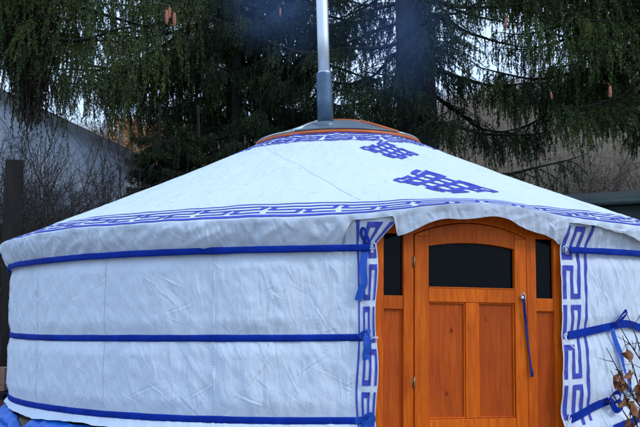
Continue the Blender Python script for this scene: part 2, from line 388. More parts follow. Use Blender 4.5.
# endless-knot emblems
def knot(corners, seed):
    c = np.array([(R_(a), s) for a, s in corners])
    def fn(p, q):
        U, T = (p + 1) / 2, (q + 1) / 2
        uv = ((1 - U) * (1 - T))[..., None] * c[0] + (U * (1 - T))[..., None] * c[1] + (U * T)[..., None] * c[2] + ((1 - U) * T)[..., None] * c[3]
        u = uv[..., 0] + R_(.5) * P(p * 2.1, q * 2.1, seed); v = uv[..., 1] + .022 * P(p * 2.3, q * 2.3, seed + 1)
        return roof_pt(u, v, .0055 + .004 * P(p * 4, q * 4, seed + 2))
    K = Strips(fn, (.08, .08)); w = .090; L3 = (-.75, -.25, .25, .75)
    for i, p in enumerate(L3):
        e0, e1 = (-.98, .98) if i in (1, 2) else (-.86, .86)
        K.rect(p - w, p + w, e0, e1); K.rect(e0, e1, p - w, p + w)
    for a, b in ((-.75, -.25), (.25, .75)):                      # loops that join neighbouring strands
        for sg in (-1, 1): K.rect(a - w, b + w, sg * 1.0 - w, sg * 1.0 + w); K.rect(sg * 1.0 - w, sg * 1.0 + w, a - w, b + w)
    for sx in (-1, 1):                                        # small corner loops
        for sy in (-1, 1):
            if sx == sy:
                K.rect(sx * 1.1 - w * .8, sx * 1.1 + w * .8, min(sy * .75, sy * 1.16), max(sy * .75, sy * 1.16)); K.rect(min(sx * .75, sx * 1.16), max(sx * .75, sx * 1.16), sy * 1.1 - w * .8, sy * 1.1 + w * .8)
    return K.build('knot_emblem', M['band'], roof)
knot([(11.0, 1.0), (18.6, 1.40), (26.4, .78), (16.6, .56)], 41)
knot([(9.5, 2.18), (21.5, 2.50), (26.8, 2.06), (17.0, 1.78)], 51)
# curtain borders either side of the door (u = 0..1 across, v = height)
def left_fn(u, v):
    v = np.asarray(v); a0 = R_(2.0) + R_(.25) * np.sin(v * 5 + 1); a1 = edge_left(v) - R_(.05)
    return wall_pt(a0 + (a1 - a0) * (u + .05 * np.sin(v * 8) * (1 - u)), v, .005)
def right_fn(u, v):
    v = np.asarray(v); a0 = edge_right(v) + R_(.05)
    return wall_pt(a0 + (R_(5.1) + R_(.4) * np.sin(v * 4)) * u, v, .005)
def curtain(fn, name, mirror):
    m_ = (lambda u: 1 - u) if mirror else (lambda u: u)
    C = Strips(lambda a, b: fn(m_(b), a), (.02, .06))        # along = height, across = u
    z0, z1 = .42, 1.905
    C.quad([(z0, .90), (z1, .90), (z1, .99), (z0, .99)], (60, 3))
    meander(C, z0, z1, .275, (.09, .37, .65), .112)
    return C.build(name, M['band'], wall)
curtain(left_fn, 'door_border', True); curtain(right_fn, 'door_border', False)

SEAMS = [[(-37, 2.52), (-21, 2.08), (-9.6, 1.63), (-1.4, .95), (3.1, .40)], [(70, 2.5), (55, 1.7), (48, 1.0), (44, .40)], [(-95, 2.5), (-78, 1.7), (-70, 1.0), (-65, .40)]]
M['thread'] = simple('seam_thread', [(.3, (.26, .29, .36)), (.7, (.38, .42, .50))], 60, .9)
M['roofthread'] = simple('roof_seam_thread', [(.3, (.36, .41, .50)), (.7, (.48, .53, .62))], 60, .9)
for dg in (-15.6, -32.0, -48.4, -64.8):
    for zlo, zhi in ((.545, 1.035), (1.105, 1.66)):
        T_ = Strips(lambda u, v: wall_pt(R_(dg) + .0012 + u / R + .0006 * np.sin(v * 60), v, .0015), (.01, .05)); z_ = zlo
        while z_ < zhi: T_.rect(-.0022, .0022, z_, z_ + .011, (2, 2)); z_ += .021
        T_.build('seam', M['thread'], wall)
for line in SEAMS:
    T_ = Strips(lambda u, v: roof_pt(u, v, .0022), (.01, .05))
    for (a0_, s0_), (a1_, s1_) in zip(line[:-1], line[1:]):
        da, ds = R_(a1_ - a0_) * 2.2, s1_ - s0_; ln_ = math.hypot(da, ds); pa, ps = -ds / ln_ * .0017 / 2.2, da / ln_ * .0017
        T_.quad([(R_(a0_) - pa, s0_ - ps), (R_(a1_) - pa, s1_ - ps), (R_(a1_) + pa, s1_ + ps), (R_(a0_) + pa, s0_ + ps)], (40, 2))
    T_.build('seam', M['roofthread'], roof)
rl = np.random.RandomState(31); Vl, Fl = [], []
for k in range(420):
    a_, s_ = R_(rl.uniform(-75, 75)), .38 + 2.0 * rl.rand() ** .8; p_ = roof_pt(np.array(a_), np.array(s_), .004); q_ = roof_pt(np.array(a_ + rl.normal(0, .008)), np.array(s_ + rl.normal(0, .014)), .007); d_ = q_ - p_; sd_ = np.cross(d_, [0, 0, 1]); sd_ = sd_ / (np.linalg.norm(sd_) + 1e-9) * rl.uniform(.0012, .003)
    Vl += [p_ - sd_, p_ + sd_, q_ + sd_ * .5, q_ - sd_ * .5]; Fl.append([4 * k, 4 * k + 1, 4 * k + 2, 4 * k + 3])
tag(mesh_np('needle_litter', np.array(Vl), np.array(Fl), M['brownleaf']), 'fallen spruce needles scattered over the white roof', None, None, 'stuff')

# --- straps
def strap(k, a0, a1, hw=.0245):
    n = 420; a = np.linspace(a0, a1, n); V = []
    zc = strap_z(k, a)
    if k > 0:                                                # pulled up to the knots right of the door
        pass
    rr = R + wall_disp(a, zc)
    if k == 0: rr = rr + .037 + .006 * P(a * 9, .3, 61)
    rr = rr + .010
    for dz, dr in ((-hw, 0), (-hw * .4, .003), (hw * .4, .003), (hw, 0), (hw, -.004), (-hw, -.004)):
        tw = .004 * P(a * 14, dz * 20, 62)
        V.append(np.stack([(rr + dr) * np.sin(a), -(rr + dr) * np.cos(a), zc + dz + tw], -1))
    V = np.stack(V, 1); m = 6
    F = []
    for j in range(m):
        j2 = (j + 1) % m; i = np.arange(n - 1); F.append(np.stack([i * m + j, (i + 1) * m + j, (i + 1) * m + j2, i * m + j2], -1))
    return mesh_np('strap', V.reshape(-1, 3), np.concatenate(F), M['webbing'], yurt)
def band_path(MBo, pts, w, thick=.004, wdir=None, twist=0):
    """a flat tape along pts; width lies along wdir"""
    pts = [Vector(p) for p in pts]
    # smooth (Catmull-Rom)
    P2 = []
    for i in range(len(pts) - 1):
        p0, p1, p2, p3 = pts[max(i - 1, 0)], pts[i], pts[i + 1], pts[min(i + 2, len(pts) - 1)]
        for t in np.linspace(0, 1, 9)[:-1]:
            P2.append(.5 * ((2 * p1) + (p2 - p0) * t + (2 * p0 - 5 * p1 + 4 * p2 - p3) * t * t + (3 * p1 - p0 - 3 * p2 + p3) * t ** 3))
    P2.append(pts[-1]); n = len(P2); b = len(MBo.v); wd = Vector(wdir or (0, 0, 1))
    for i, p in enumerate(P2):
        t = (P2[min(i + 1, n - 1)] - P2[max(i - 1, 0)]).normalized()
        out_ = Vector((p.x, p.y, 0)).normalized()
        side = t.cross(out_)
        if side.length < .15: side = Vector(wd)
        side.normalize(); side.rotate(Matrix.Rotation(twist * math.sin(i * 7.0 / n), 3, t))
        nn = t.cross(side).normalized()
        for sx, sn in ((-1, -1), (1, -1), (1, 1), (-1, 1)):
            MBo.v.append(tuple(p + side * (sx * w / 2) + nn * (sn * thick / 2)))
    for i in range(n - 1):
        for k in range(4):
            k2 = (k + 1) % 4; MBo.f.append((b + i * 4 + k, b + i * 4 + k2, b + (i + 1) * 4 + k2, b + (i + 1) * 4 + k))
    MBo.f.append((b, b + 1, b + 2, b + 3)); e = b + (n - 1) * 4; MBo.f.append((e + 3, e + 2, e + 1, e))
def cp(az, z, off=.02):
    a = R_(az); r = R + float(wall_disp(np.array(a), np.array(z))) + off
    return (r * math.sin(a), -r * math.cos(a), z)
s0 = strap(0, R_(29.9), R_(363.6)); s1 = strap(1, R_(47.5), R_(362.6)); s2 = strap(2, R_(46.0), R_(362.9))
def ringat(az, z, parent, rad=.026):
    a = R_(az); c = Vector(cp(az, z, .022)); e = Vector((math.cos(a), math.sin(a), 0))
    m = MB(); m.tube([c + e * math.cos(t) * rad + Vector((0, 0, 1)) * math.sin(t) * rad for t in np.linspace(0, 2 * math.pi, 25)], .0042, 8, False)
    return m.build('ring', M['ringmetal'], parent, True)
ringat(3.9, 1.715, s0); ringat(29.7, 1.705, s0)
# left of the door: tails and bows
t = MB(); band_path(t, [cp(3.5, 1.715, .02), cp(3.0, 1.67, .035), cp(2.75, 1.56, .04), cp(2.85, 1.46, .032), cp(2.5, 1.40, .036), cp(2.15, 1.33, .03)], .052, twist=.3)
t.build('strap_tail', M['ribbon'], s0)
t = MB(); band_path(t, [cp(3.3, 1.72, .02), cp(2.6, 1.80, .03), cp(2.9, 1.85, .035), cp(3.3, 1.78, .03), cp(3.6, 1.72, .03)], .020); t.build('strap_bow', M['webbing'], s0)
t = MB(); band_path(t, [cp(2.3, 1.07, .022), cp(2.9, 1.10, .045), cp(3.15, 1.03, .055), cp(2.9, .96, .04), cp(3.0, .92, .03)], .05, twist=.4)
band_path(t, [cp(3.3, 1.13, .03), cp(3.1, 1.07, .055), cp(3.3, .99, .04)], .038); t.build('strap_tail', M['ribbon'], s1)
t = MB(); band_path(t, [cp(3.4, 1.06, .03), cp(4.0, 1.075, .04), cp(4.4, 1.07, .035)], .012); t.build('tie_cord', M['cordwhite'], s1)
t = MB(); band_path(t, [cp(1.6, .50, .022), cp(2.6, .515, .04), cp(3.3, .54, .05), cp(3.5, .50, .04), cp(2.8, .48, .05), cp(2.4, .45, .03)], .05, twist=.5); t.build('strap_bow', M['ribbon'], s2)
# right of the door: middle strap rises to a knot, tail hangs and runs down to the lower strap
t = MB(); band_path(t, [cp(29.6, 1.062, .02), cp(31.5, 1.07, .016), cp(35, 1.095, .018), cp(38.3, 1.118, .02), cp(42, 1.135, .02), cp(47.6, 1.08, .018)], .060); t.build('strap_end', M['webbing'], s1)
t = MB(); band_path(t, [cp(38.3, 1.11, .03), cp(38.9, 1.17, .05), cp(40.0, 1.235, .055), cp(40.9, 1.222, .045), cp(40.4, 1.20, .04), cp(39.0, 1.13, .04)], .028, twist=.6); t.build('strap_bow', M['webbing'], s1)
t = MB(); band_path(t, [cp(38.2, 1.10, .035), cp(38.7, 1.0, .035), cp(39.4, .90, .03), cp(40.0, .78, .03), cp(40.6, .68, .032), cp(41.4, .60, .03)], .042, twist=.35); t.build('strap_tail', M['ribbon'], s1)
t = MB(); band_path(t, [cp(29.3, 1.075, .025), cp(29.0, 1.04, .03), cp(29.5, 1.0, .03), cp(30.1, .965, .03)], .008); band_path(t, [cp(29.2, 1.08, .025), cp(28.8, 1.06, .03), cp(29.1, 1.02, .03)], .008); t.build('tie_cord', M['cordwhite'], s1)
t = MB(); band_path(t, [cp(29.3, .447, .02), cp(31.5, .475, .02), cp(34.5, .52, .02), cp(37.0, .55, .022)], .058); t.build('strap_end', M['webbing'], s2)
t = MB(); band_path(t, [cp(36.4, .53, .03), cp(37.0, .60, .055), cp(38.2, .62, .065), cp(38.8, .57, .05), cp(37.6, .53, .05), cp(36.6, .555, .06)], .05, twist=.7)
band_path(t, [cp(36.9, .55, .05), cp(37.7, .48, .06), cp(39.0, .50, .05), cp(38.6, .55, .05)], .045, twist=.5); t.build('strap_bow', M['webbing'], s2)
t = MB(); band_path(t, [cp(37.0, .345, .035), cp(39.5, .37, .03), cp(42.5, .395, .03), cp(46.3, .49, .02)], .055); t.build('strap_end', M['webbing'], s2)
t = MB(); band_path(t, [cp(29.3, .46, .025), cp(28.9, .42, .03), cp(29.4, .40, .03)], .009); band_path(t, [cp(29.2, .48, .025), cp(28.8, .45, .03), cp(28.9, .39, .03)], .008); t.build('tie_cord', M['cordwhite'], s2)

# ------------------------------------------------------------------ door unit
D0 = 3.31; tilt = R_(1.4)
en = Vector((math.sin(AD), -math.cos(AD), 0)); eu = Vector((math.cos(AD), math.sin(AD), 0))
def Dp(u, z, d):
    """door coordinates: u along the door, z up, d forward of the door plane"""
    zz = z - .45; u2 = u * math.cos(tilt) + zz * math.sin(tilt); z2 = -u * math.sin(tilt) + zz * math.cos(tilt)
    return eu * u2 + en * (D0 + d) + Vector((0, 0, z2 + .45))
def dbox(m, u0, u1, z0, z1, d0, d1):
    return m.add([Dp(u, z, d) for u in (u0, u1) for d in (d1, d0) for z in (z0, z1)], [(0, 1, 3, 2), (4, 6, 7, 5), (0, 4, 5, 1), (2, 3, 7, 6), (0, 2, 6, 4), (1, 5, 7, 3)])
def dstrip(m, us, zl, zu, d0, d1):
    n = len(us); vs = []
    for i in range(n): vs += [Dp(us[i], zl[i], d1), Dp(us[i], zu[i], d1), Dp(us[i], zu[i], d0), Dp(us[i], zl[i], d0)]
    fs = [(0, 1, 2, 3), tuple(4 * (n - 1) + k for k in (3, 2, 1, 0))]
    for i in range(n - 1):
        for k in range(4):
            k2 = (k + 1) % 4; fs.append((4 * i + k, 4 * (i + 1) + k, 4 * (i + 1) + k2, 4 * i + k2))
    return m.add(vs, fs)
doorarc = lambda u: 1.894 - .098 * (u / .448) ** 2
glassarc = lambda u: 1.747 - .033 * (u / .343) ** 2
fr = MB()
UB, ZT = .80, 2.06
for sg in (-1, 1):
    dbox(fr, *sorted((sg * .452, sg * .530)), .26, 1.802, -.05, .012)          # posts beside the leaf
    dbox(fr, *sorted((sg * .680, sg * UB)), .26, 1.87, -.05, .010)             # outer posts
    dbox(fr, *sorted((sg * .532, sg * .678)), 1.255, 1.352, -.045, .006)       # rail below the side pane
    dbox(fr, *sorted((sg * .532, sg * .678)), .26, .40, -.045, .006)
    dbox(fr, *sorted((sg * .532, sg * .678)), 1.80, 1.868, -.045, .006)
us = np.linspace(-.530, .530, 41)
dstrip(fr, us, [doorarc(min(abs(u), .452)) + .004 for u in us], [1.985 - .10 * (u / .53) ** 2 for u in us], -.05, .014)   # arched header

dbox(fr, -.45, .45, .26, .30, -.06, .03)                                               # sill
frame = fr.build('door_frame', M['pine'], yurt, bevel=.004)
for sg in (-1, 1):
    dbox(MB(), *sorted((sg * .530, sg * .681)), 1.35, 1.802, -.030, -.022).build('side_window', M['pane'], frame)
    dbox(MB(), *sorted((sg * .530, sg * .681)), .40, 1.257, -.030, -.014).build('side_panel', M['panel'], frame)
    for zz in (1.346,):                                                                # pale worn lip
        pass
lf = MB()
dbox(lf, -.446, -.338, .305, 1.788, -.035, .018)
dbox(lf, .350, .446, .305, 1.788, -.035, .018)
us = np.linspace(-.336, .348, 31)
usf = np.linspace(-.446, .446, 41)
dstrip(lf, us, [glassarc(u) for u in us], [doorarc(u) - .002 for u in us], -.035, .016)
for lo, hi in ((-.446, -.338), (.350, .446)):
    uu = np.linspace(lo, hi, 6); dstrip(lf, uu, [1.7885] * 6, [doorarc(u) - .002 for u in uu], -.035, .018)
dbox(lf, -.336, .348, 1.312, 1.413, -.035, .016)
dbox(lf, -.336, .348, .305, .478, -.035, .016)
dbox(lf, -.048, .054, .480, 1.310, -.035, .014)
leaf = lf.build('door', M['pine'], yurt, bevel=.005)
pm = MB(); us2 = np.linspace(-.338, .350, 31); dstrip(pm, us2, [1.412] * 31, [glassarc(min(max(u, -.336), .348)) + .001 for u in us2], -.026, -.018)
pane = pm.build('window_pane', M['pane'], leaf)
tm = MB(); dbox(tm, -.335, .347, 1.4135, 1.421, -.017, .020); tm.build('glazing_bead', M['pine'], leaf, bevel=.002)
for a, b in ((-.338, -.046), (.052, .350)):
    m = MB(); dbox(m, a, b, .477, 1.313, -.028, -.006); m.build('panel', M['panel'], leaf)
    m = MB()
    dbox(m, a + .002, b - .006, .481, .490, -.0055, .011)
    dbox(m, a + .002, a + .010, .491, 1.301, -.0055, .008); dbox(m, b - .014, b - .006, .491, 1.301, -.0055, .008)
    dbox(m, a + .002, b - .006, 1.3015, 1.3095, -.0055, .008); m.build('panel_moulding', M['pine'], leaf, bevel=.002)
for z in (.74, 1.60):
    m = MB(); m.tube([Dp(-.450, z - .038, .021), Dp(-.450, z + .038, .021)], .0055, 10); dbox(m, -.464, -.455, z - .035, z + .035, .012, .0155); m.build('hinge', M['brass'], leaf, True)
m = MB(); m.tube([Dp(.408, 1.352, .018), Dp(.408, 1.352, .032)], .020, 16)
m.tube([Dp(.408 + .018 * math.cos(t), 1.362 + .026 * math.sin(t), .036) for t in np.linspace(0, 2 * math.pi, 17)], .004, 6, False); m.build('latch', M['ringmetal'], leaf, True)
m = MB(); band_path(m, [Dp(.408, 1.345, .042), Dp(.412, 1.29, .040), Dp(.428, 1.15, .034), Dp(.445, 1.0, .032), Dp(.458, .88, .034), Dp(.464, .80, .036)], .021, twist=.5)
band_path(m, [Dp(.408, 1.345, .044), Dp(.418, 1.25, .044), Dp(.424, 1.19, .040)], .014, twist=.8); band_path(m, [Dp(.462, .83, .038), Dp(.468, .80, .040), Dp(.466, .775, .036)], .026)
m.build('pull_cord', M['darkcord'], leaf)

# ------------------------------------------------------------------ crown and stove pipe
n = 96; prof = ((.885, 3.062), (.935, 3.060), (.940, 3.078), (.930, 3.096), (.890, 3.100))
V = np.array([[(r * math.sin(t), -r * math.cos(t), z) for r, z in prof] for t in np.linspace(0, 2 * math.pi, n, endpoint=False)])
F = []
for j in range(5):
    j2 = (j + 1) % 5; i = np.arange(n); F.append(np.stack([i * 5 + j, i * 5 + j2, ((i + 1) % n) * 5 + j2, ((i + 1) % n) * 5 + j], -1))
crown = mesh_np('crown_ring', V.reshape(-1, 3), np.concatenate(F), M['rimpaint'], yurt, True)
edges = [-30, 43, 115, 187, 259]
RI, ZI, RO, ZO = .38, 3.305, .905, 3.105
def cpt(az, t, off=0):
    a = R_(az); r = RO + (RI - RO) * t; return Vector((r * math.sin(a), -r * math.cos(a), ZO + (ZI - ZO) * t + off))
for i, e in enumerate(edges):
    e2 = edges[(i + 1) % 5] + (360 if i == 4 else 0); m = MB(); N = 10
    az = np.linspace(e + 1.0, e2 - 1.0, N); vs = []
    for k in range(N):
        for tt, of in ((.02, .012), (.98, .012), (.98, -.004), (.02, -.004)): vs.append(cpt(az[k], tt, of))
    fs = [(0, 1, 2, 3), tuple(4 * (N - 1) + k for k in (3, 2, 1, 0))]
    for k in range(N - 1):
        for j in range(4):
            j2 = (j + 1) % 4; fs.append((4 * k + j, 4 * k + j2, 4 * (k + 1) + j2, 4 * (k + 1) + j))
    m.add(vs, fs); m.build('flue_plate' if i == 0 else 'roof_light', M['slate'] if i == 0 else M['roofglass'], crown)
    m = MB(); m.tube([cpt(e, -.02, .012), cpt(e, .5, .016), cpt(e, 1.02, .014)], .019, 8); b = m.build('glazing_bar', M['rimpaint'] if i == 1 else M['seal'], crown, True)
    m = MB(); m.tube([cpt(a_, .0, .010) for a_ in az], .011, 6); m.build('edge_trim', M['slate'] if i == 0 else M['seal'], crown, True)
m = MB(); m.tube([(RI * 1.02 * math.sin(t), -RI * 1.02 * math.cos(t), ZI + .012) for t in np.linspace(0, 2 * math.pi, 49)], .008, 6, False); m.build('hub_trim', M['rimpaint'], crown, True)
m = MB(); N = 40; m.add([(RI * math.sin(2 * math.pi * k / N), -RI * math.cos(2 * math.pi * k / N), ZI + .008) for k in range(N)] + [(0, 0, ZI + .02)], [(k, (k + 1) % N, N) for k in range(N)]); m.build('hub_cover', M['slate'], crown, True)
PX, PY = -.125, -.60
lean = lambda z: PX - .018 * (z - 3.2)
pipe = MB(); pipe.tube([(lean(z), PY, z) for z in (3.16, 3.5, 3.74, 3.762, 3.77)], [.083, .083, .083, .086, .080], 40)
chim = pipe.build('chimney', M['sleeve'], yurt, True)
m = MB(); m.tube([(lean(3.13), PY, 3.14), (lean(3.2), PY, 3.225), (lean(3.2), PY, 3.24)], [.13, .115, .088], 32); m.build('flashing', M['slate'], chim, True)
m = MB(); m.tube([(lean(z), PY, z) for z in (3.72, 4.2, 4.7, 5.2)], .0625, 40); m.tube([(lean(3.775), PY, 3.768), (lean(3.78), PY, 3.785)], .068, 40); m.build('flue', M['steel'], chim, True)
m = MB(); m.tube([(lean(5.3), PY, 5.28), (lean(5.3), PY, 5.31), (lean(5.3), PY, 5.42)], [.14, .14, .02], 32)
for k in range(3): m.tube([(lean(5.2) + .06 * math.cos(k * 2.1), PY + .06 * math.sin(k * 2.1), 5.15), (lean(5.2) + .09 * math.cos(k * 2.1), PY + .09 * math.sin(k * 2.1), 5.29)], .005, 6)
m.build('rain_cap', M['steel'], chim, True)

# ------------------------------------------------------------------ ground, platform, tarpaulin
def hill(x, y):
    x = np.asarray(x, float); y = np.asarray(y, float)
    h = 22 * sstep(12, 105, y + .10 * np.abs(x)) * (1 + .12 * P(x * .02, y * .02, 71)) + 12 * sstep(-10, 60, x) * sstep(12, 60, y)
    return h + (.5 * P(x * .12, y * .12, 72) + .15 * P(x * .5, y * .5, 73)) * sstep(11, 25, y) + .05 * P(x * .8, y * .8, 74)
gx = np.concatenate([np.linspace(-700, -60, 24, endpoint=False), np.linspace(-60, 60, 160), np.linspace(60, 700, 25)[1:]])
gy = np.concatenate([np.linspace(-700, -14, 24, endpoint=False), np.linspace(-14, 110, 170), np.linspace(110, 700, 25)[1:]])
X, Y = np.meshgrid(gx, gy, indexing='ij')
M['ground'] = simple('leaf_litter_ground', [(.3, (.07, .057, .042)), (.5, (.17, .14, .10)), (.7, (.27, .23, .17))], .8, 1, .8, .2, detail=8)
g = mesh_np('ground', np.stack([X, Y, hill(X, Y) - .05], -1).reshape(-1, 3), grid_faces(len(gx), len(gy)), M['ground'], None, True)
tag(g, 'brown leaf-strewn ground rising to a hillside behind the yurt', None, None, 'structure'); g['kind'] = 'structure'
m = MB()
N = 72; rp = 3.40
vs = [(rp * math.sin(2 * math.pi * k / N), -rp * math.cos(2 * math.pi * k / N), z) for k in range(N) for z in (.05, .36)]
m.add(vs, [(2 * k, 2 * ((k + 1) % N), 2 * ((k + 1) % N) + 1, 2 * k + 1) for k in range(N)] + [tuple(2 * k + 1 for k in range(N))])
pf = m.build('platform', M['deck']); tag(pf, 'low round timber platform under the yurt', 'platform')
na_, nr_ = 420, 36
ta = np.linspace(R_(-100), R_(-14), na_); tk = np.linspace(0, 1, nr_); TA, TK = np.meshgrid(ta, tk, indexing='ij'); arc = TA * 3.5
top = .43 + .045 * P(arc * 2.2, .1, 81) + .02 * P(arc * 6, .4, 82) - .10 * np.exp(-((TA - R_(-53.5)) / .055) ** 2) - .02
rr = 3.405 + .30 * TK ** 1.2 + .05 * P(arc * 4, TK * 2, 83) * (.4 + TK) + .03 * P(arc * 11, TK * 3, 84) + .05 * np.sin(np.pi * np.clip(TK * 3, 0, 1))
zz = top * (1 - TK) + .03 * TK + .03 * P(arc * 7, TK * 5, 85) * TK * (1 - TK) * 3
tp = mesh_np('tarpaulin', np.stack([rr * np.sin(TA), -rr * np.cos(TA), np.maximum(zz, .01)], -1).reshape(-1, 3), grid_faces(na_, nr_)[:, ::-1], M['tarp'], None, True)
tag(tp, 'crumpled bright blue tarpaulin bunched along the bottom of the yurt wall', 'tarpaulin')

# ------------------------------------------------------------------ blocks and bricks at the left edge
rb = random.Random(5)
def hollow_block(loc, rz, label):
    m = MB(); rot = Matrix.Rotation(rz, 3, 'Z'); L, W_, H = .42, .24, .26
    def bx(c, d): m.box(Vector(loc) + rot @ Vector(c), d, rot)
    bx((0, -W_ / 2 + .02, H / 2), (L, .04, H)); bx((0, W_ / 2 - .02, H / 2), (L, .04, H))
    for k in (-1, -.33, .33, 1): bx((k * (L / 2 - .02), 0, H / 2), (.036, W_ - .084, H - .002))
    o = m.build('terracotta_block', M['terracotta'], bevel=.006)
    return tag(o, label, 'block')
hollow_block((-3.99, .30, .41), .12, 'pinkish terracotta block on top of the brick pile at the left edge')
pal = MB()
for k in range(4): pal.box((-4.15, .12 + k * .12, .392), (.9, .09, .022))
for k in (-1, 0, 1): pal.box((-4.15 + k * .38, .30, .356), (.08, .46, .046))
tag(pal.build('pallet_piece', M['post'], bevel=.003), 'dark wooden pallet piece between the terracotta block and the bricks', 'pallet')
for row in range(5):
    for k in range(4):
        for dpt in range(2):
            m = MB(); rot = Matrix.Rotation(rb.uniform(-.12, .12), 3, 'Z')
            m.box((-4.50 + k * .235 + (.1 if row % 2 else 0) + rb.uniform(-.012, .012), .20 + dpt * .2 + rb.uniform(-.015, .015), .035 + row * .0665), (.215, .103, .064), rot)
            o = m.build('brick', M['brick'], bevel=.006)
            tag(o, 'old red brick stacked under the pallet piece beside the yurt', 'brick', 'bricks piled at the left edge')

# ------------------------------------------------------------------ white house, post, shed
hx0, hx1, hy = -18.4, -6.05, 14.6
hs = empty('house', ((hx0 + hx1) / 2, hy + 2.5, 0), 'white rendered house with a sloping grey gable roof behind the shrubs at left', 'house')
xm = (hx0 + hx1) / 2; z_e = 5.75; z_r = z_e + (xm - hx0) * .49
m = MB(); a_, b_ = hy, hy + 5
m.add([(hx0, a_, -.3), (hx1, a_, -.3), (hx1, a_, z_e), (xm, a_, z_r), (hx0, a_, z_e), (hx0, b_, -.3), (hx1, b_, -.3), (hx1, b_, z_e), (xm, b_, z_r), (hx0, b_, z_e)],
      [(0, 1, 2, 3, 4), (9, 8, 7, 6, 5), (1, 6, 7, 2), (5, 0, 4, 9)])
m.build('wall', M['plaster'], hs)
m = MB(); th = .16
for sx, xa in ((1, hx1), (-1, hx0)):
    d = Vector((xa + sx * .45 - xm, 0, -abs(xa + sx * .45 - xm) * .49)); nrm = Vector((sx * .44, 0, .9))
    p0, p1 = Vector((xm, 0, z_r + .02)), Vector((xm, 0, z_r + .02)) + d
    vs = []
    for yy in (a_ - .30, b_ + .3):
        for p in (p0, p1):
            vs += [p + Vector((0, yy, 0)), p + Vector((0, yy, 0)) + nrm * th]
    m.add(vs, [(0, 1, 3, 2), (4, 6, 7, 5), (1, 5, 7, 3), (0, 2, 6, 4), (2, 3, 7, 6)])
rf = m.build('roof', M['slates'], hs)
m = MB()
for sx, xa in ((1, hx1), (-1, hx0)):
    ln = math.hypot(xa + sx * .45 - xm, abs(xa + sx * .45 - xm) * .49); ang = math.atan(.49) * sx
    rot = Matrix.Rotation(ang, 3, 'Y'); mid = Vector(((xm + xa + sx * .45) / 2, a_ - .322, z_r + .04 - abs(xa + sx * .45 - xm) * .245))
    m.box(mid, (ln, .035, .22), rot)
m.build('verge_board', M['verge'], rf)
m = MB(); m.box((-13.5, hy + 2.5, z_r + .2), (.7, .7, 1.6)); m.build('chimney_stack', M['brick'], rf)
for x_, z_ in ((-15.4, 1.0), (-11.2, 1.0)):
    m = MB(); m.box((x_, hy - .02, z_ + .75), (1.1, .06, 1.4)); f_ = m.build('window', M['verge'], hs); m = MB(); m.box((x_, hy - .055, z_ + .75), (.94, .014, 1.24)); m.build('pane', M['pane'], f_)

m = MB(); rp_ = random.Random(3)
zs_ = np.linspace(-.1, 3.42, 12)
m.tube([(-4.56 + .008 * rp_.uniform(-1, 1), 2.4, z) for z in zs_], [.165 + .006 * rp_.uniform(-1, 1) for _ in zs_], 4)
po = m.build('wooden_post', M['post'], bevel=.01); tag(po, 'dark square wooden post among the shrubs left of the yurt', 'post')

sh = empty('shed', (6.3, 6.0, 0), 'dark green grey shed with a low sheet roof behind the yurt at right', 'shed')
sx0, sx1, sy0, sy1 = 3.3, 9.6, 4.95, 7.6
m = MB(); nn = 126; xs = np.linspace(sx0, sx1, nn); vs = []
for i, x in enumerate(xs):
    y_ = sy0 + (.018 if (i % 4) < 2 else 0); vs += [(x, y_, -.05), (x, y_, 2.92 + .035 * (x - sx0))]
m.add(vs, [(2 * i, 2 * i + 2, 2 * i + 3, 2 * i + 1) for i in range(nn - 1)])
m.add([(sx0, sy0, -.05), (sx0, sy1, -.05), (sx0, sy1, 2.92), (sx0, sy0, 2.92), (sx1, sy0, -.05), (sx1, sy1, -.05), (sx1, sy1, 3.14), (sx1, sy0, 3.14)], [(0, 3, 2, 1), (4, 5, 6, 7), (1, 2, 6, 5)])
m.build('wall', M['shed'], sh)
m = MB(); rot = Matrix.Rotation(-math.atan(.035), 3, 'Y')
m.box(((sx0 + sx1) / 2, (sy0 + sy1) / 2, 3.20), (sx1 - sx0 + .5, sy1 - sy0 + .6, .05), rot)
srf = m.build('roof', M['shed'], sh)
m = MB(); m.box(((sx0 + sx1) / 2, sy0 - .325, 3.145), (sx1 - sx0 + .5, .035, .17), rot); m.build('fascia', M['shed2'], srf, bevel=.004)
m = MB(); gz = 3.06; m.tube([(sx0 - .2, sy0 - .40, gz - .115), (sx1 + .2, sy0 - .40, gz + .115)], .055, 12); m.build('gutter', M['shed'], srf, True)

# ------------------------------------------------------------------ spruces
def tubes_np(segs, sides=3):
    """segs: list of (p0, p1, r0, r1) arrays -> V, F of tapered prisms"""
    p0, p1, r0, r1 = segs; n = len(p0)
    t = p1 - p0; t = t / (np.linalg.norm(t, axis=1, keepdims=True) + 1e-9)
    ref = np.where(np.abs(t[:, 2:3]) > .9, np.array([[1., 0, 0]]), np.array([[0, 0, 1.]]))
    a = np.cross(t, ref); a /= np.linalg.norm(a, axis=1, keepdims=True) + 1e-9; b = np.cross(t, a)
    V = np.zeros((n, 2, sides, 3))
    for k in range(sides):
        an = 2 * np.pi * k / sides; d = a * np.cos(an) + b * np.sin(an)
        V[:, 0, k] = p0 + d * r0[:, None]; V[:, 1, k] = p1 + d * r1[:, None]
    F = []
    base = np.arange(n) * 2 * sides
    for k in range(sides):
        k2 = (k + 1) % sides; F.append(np.stack([base + k, base + k2, base + sides + k2, base + sides + k], -1))
    return V.reshape(-1, 3), np.concatenate(F)
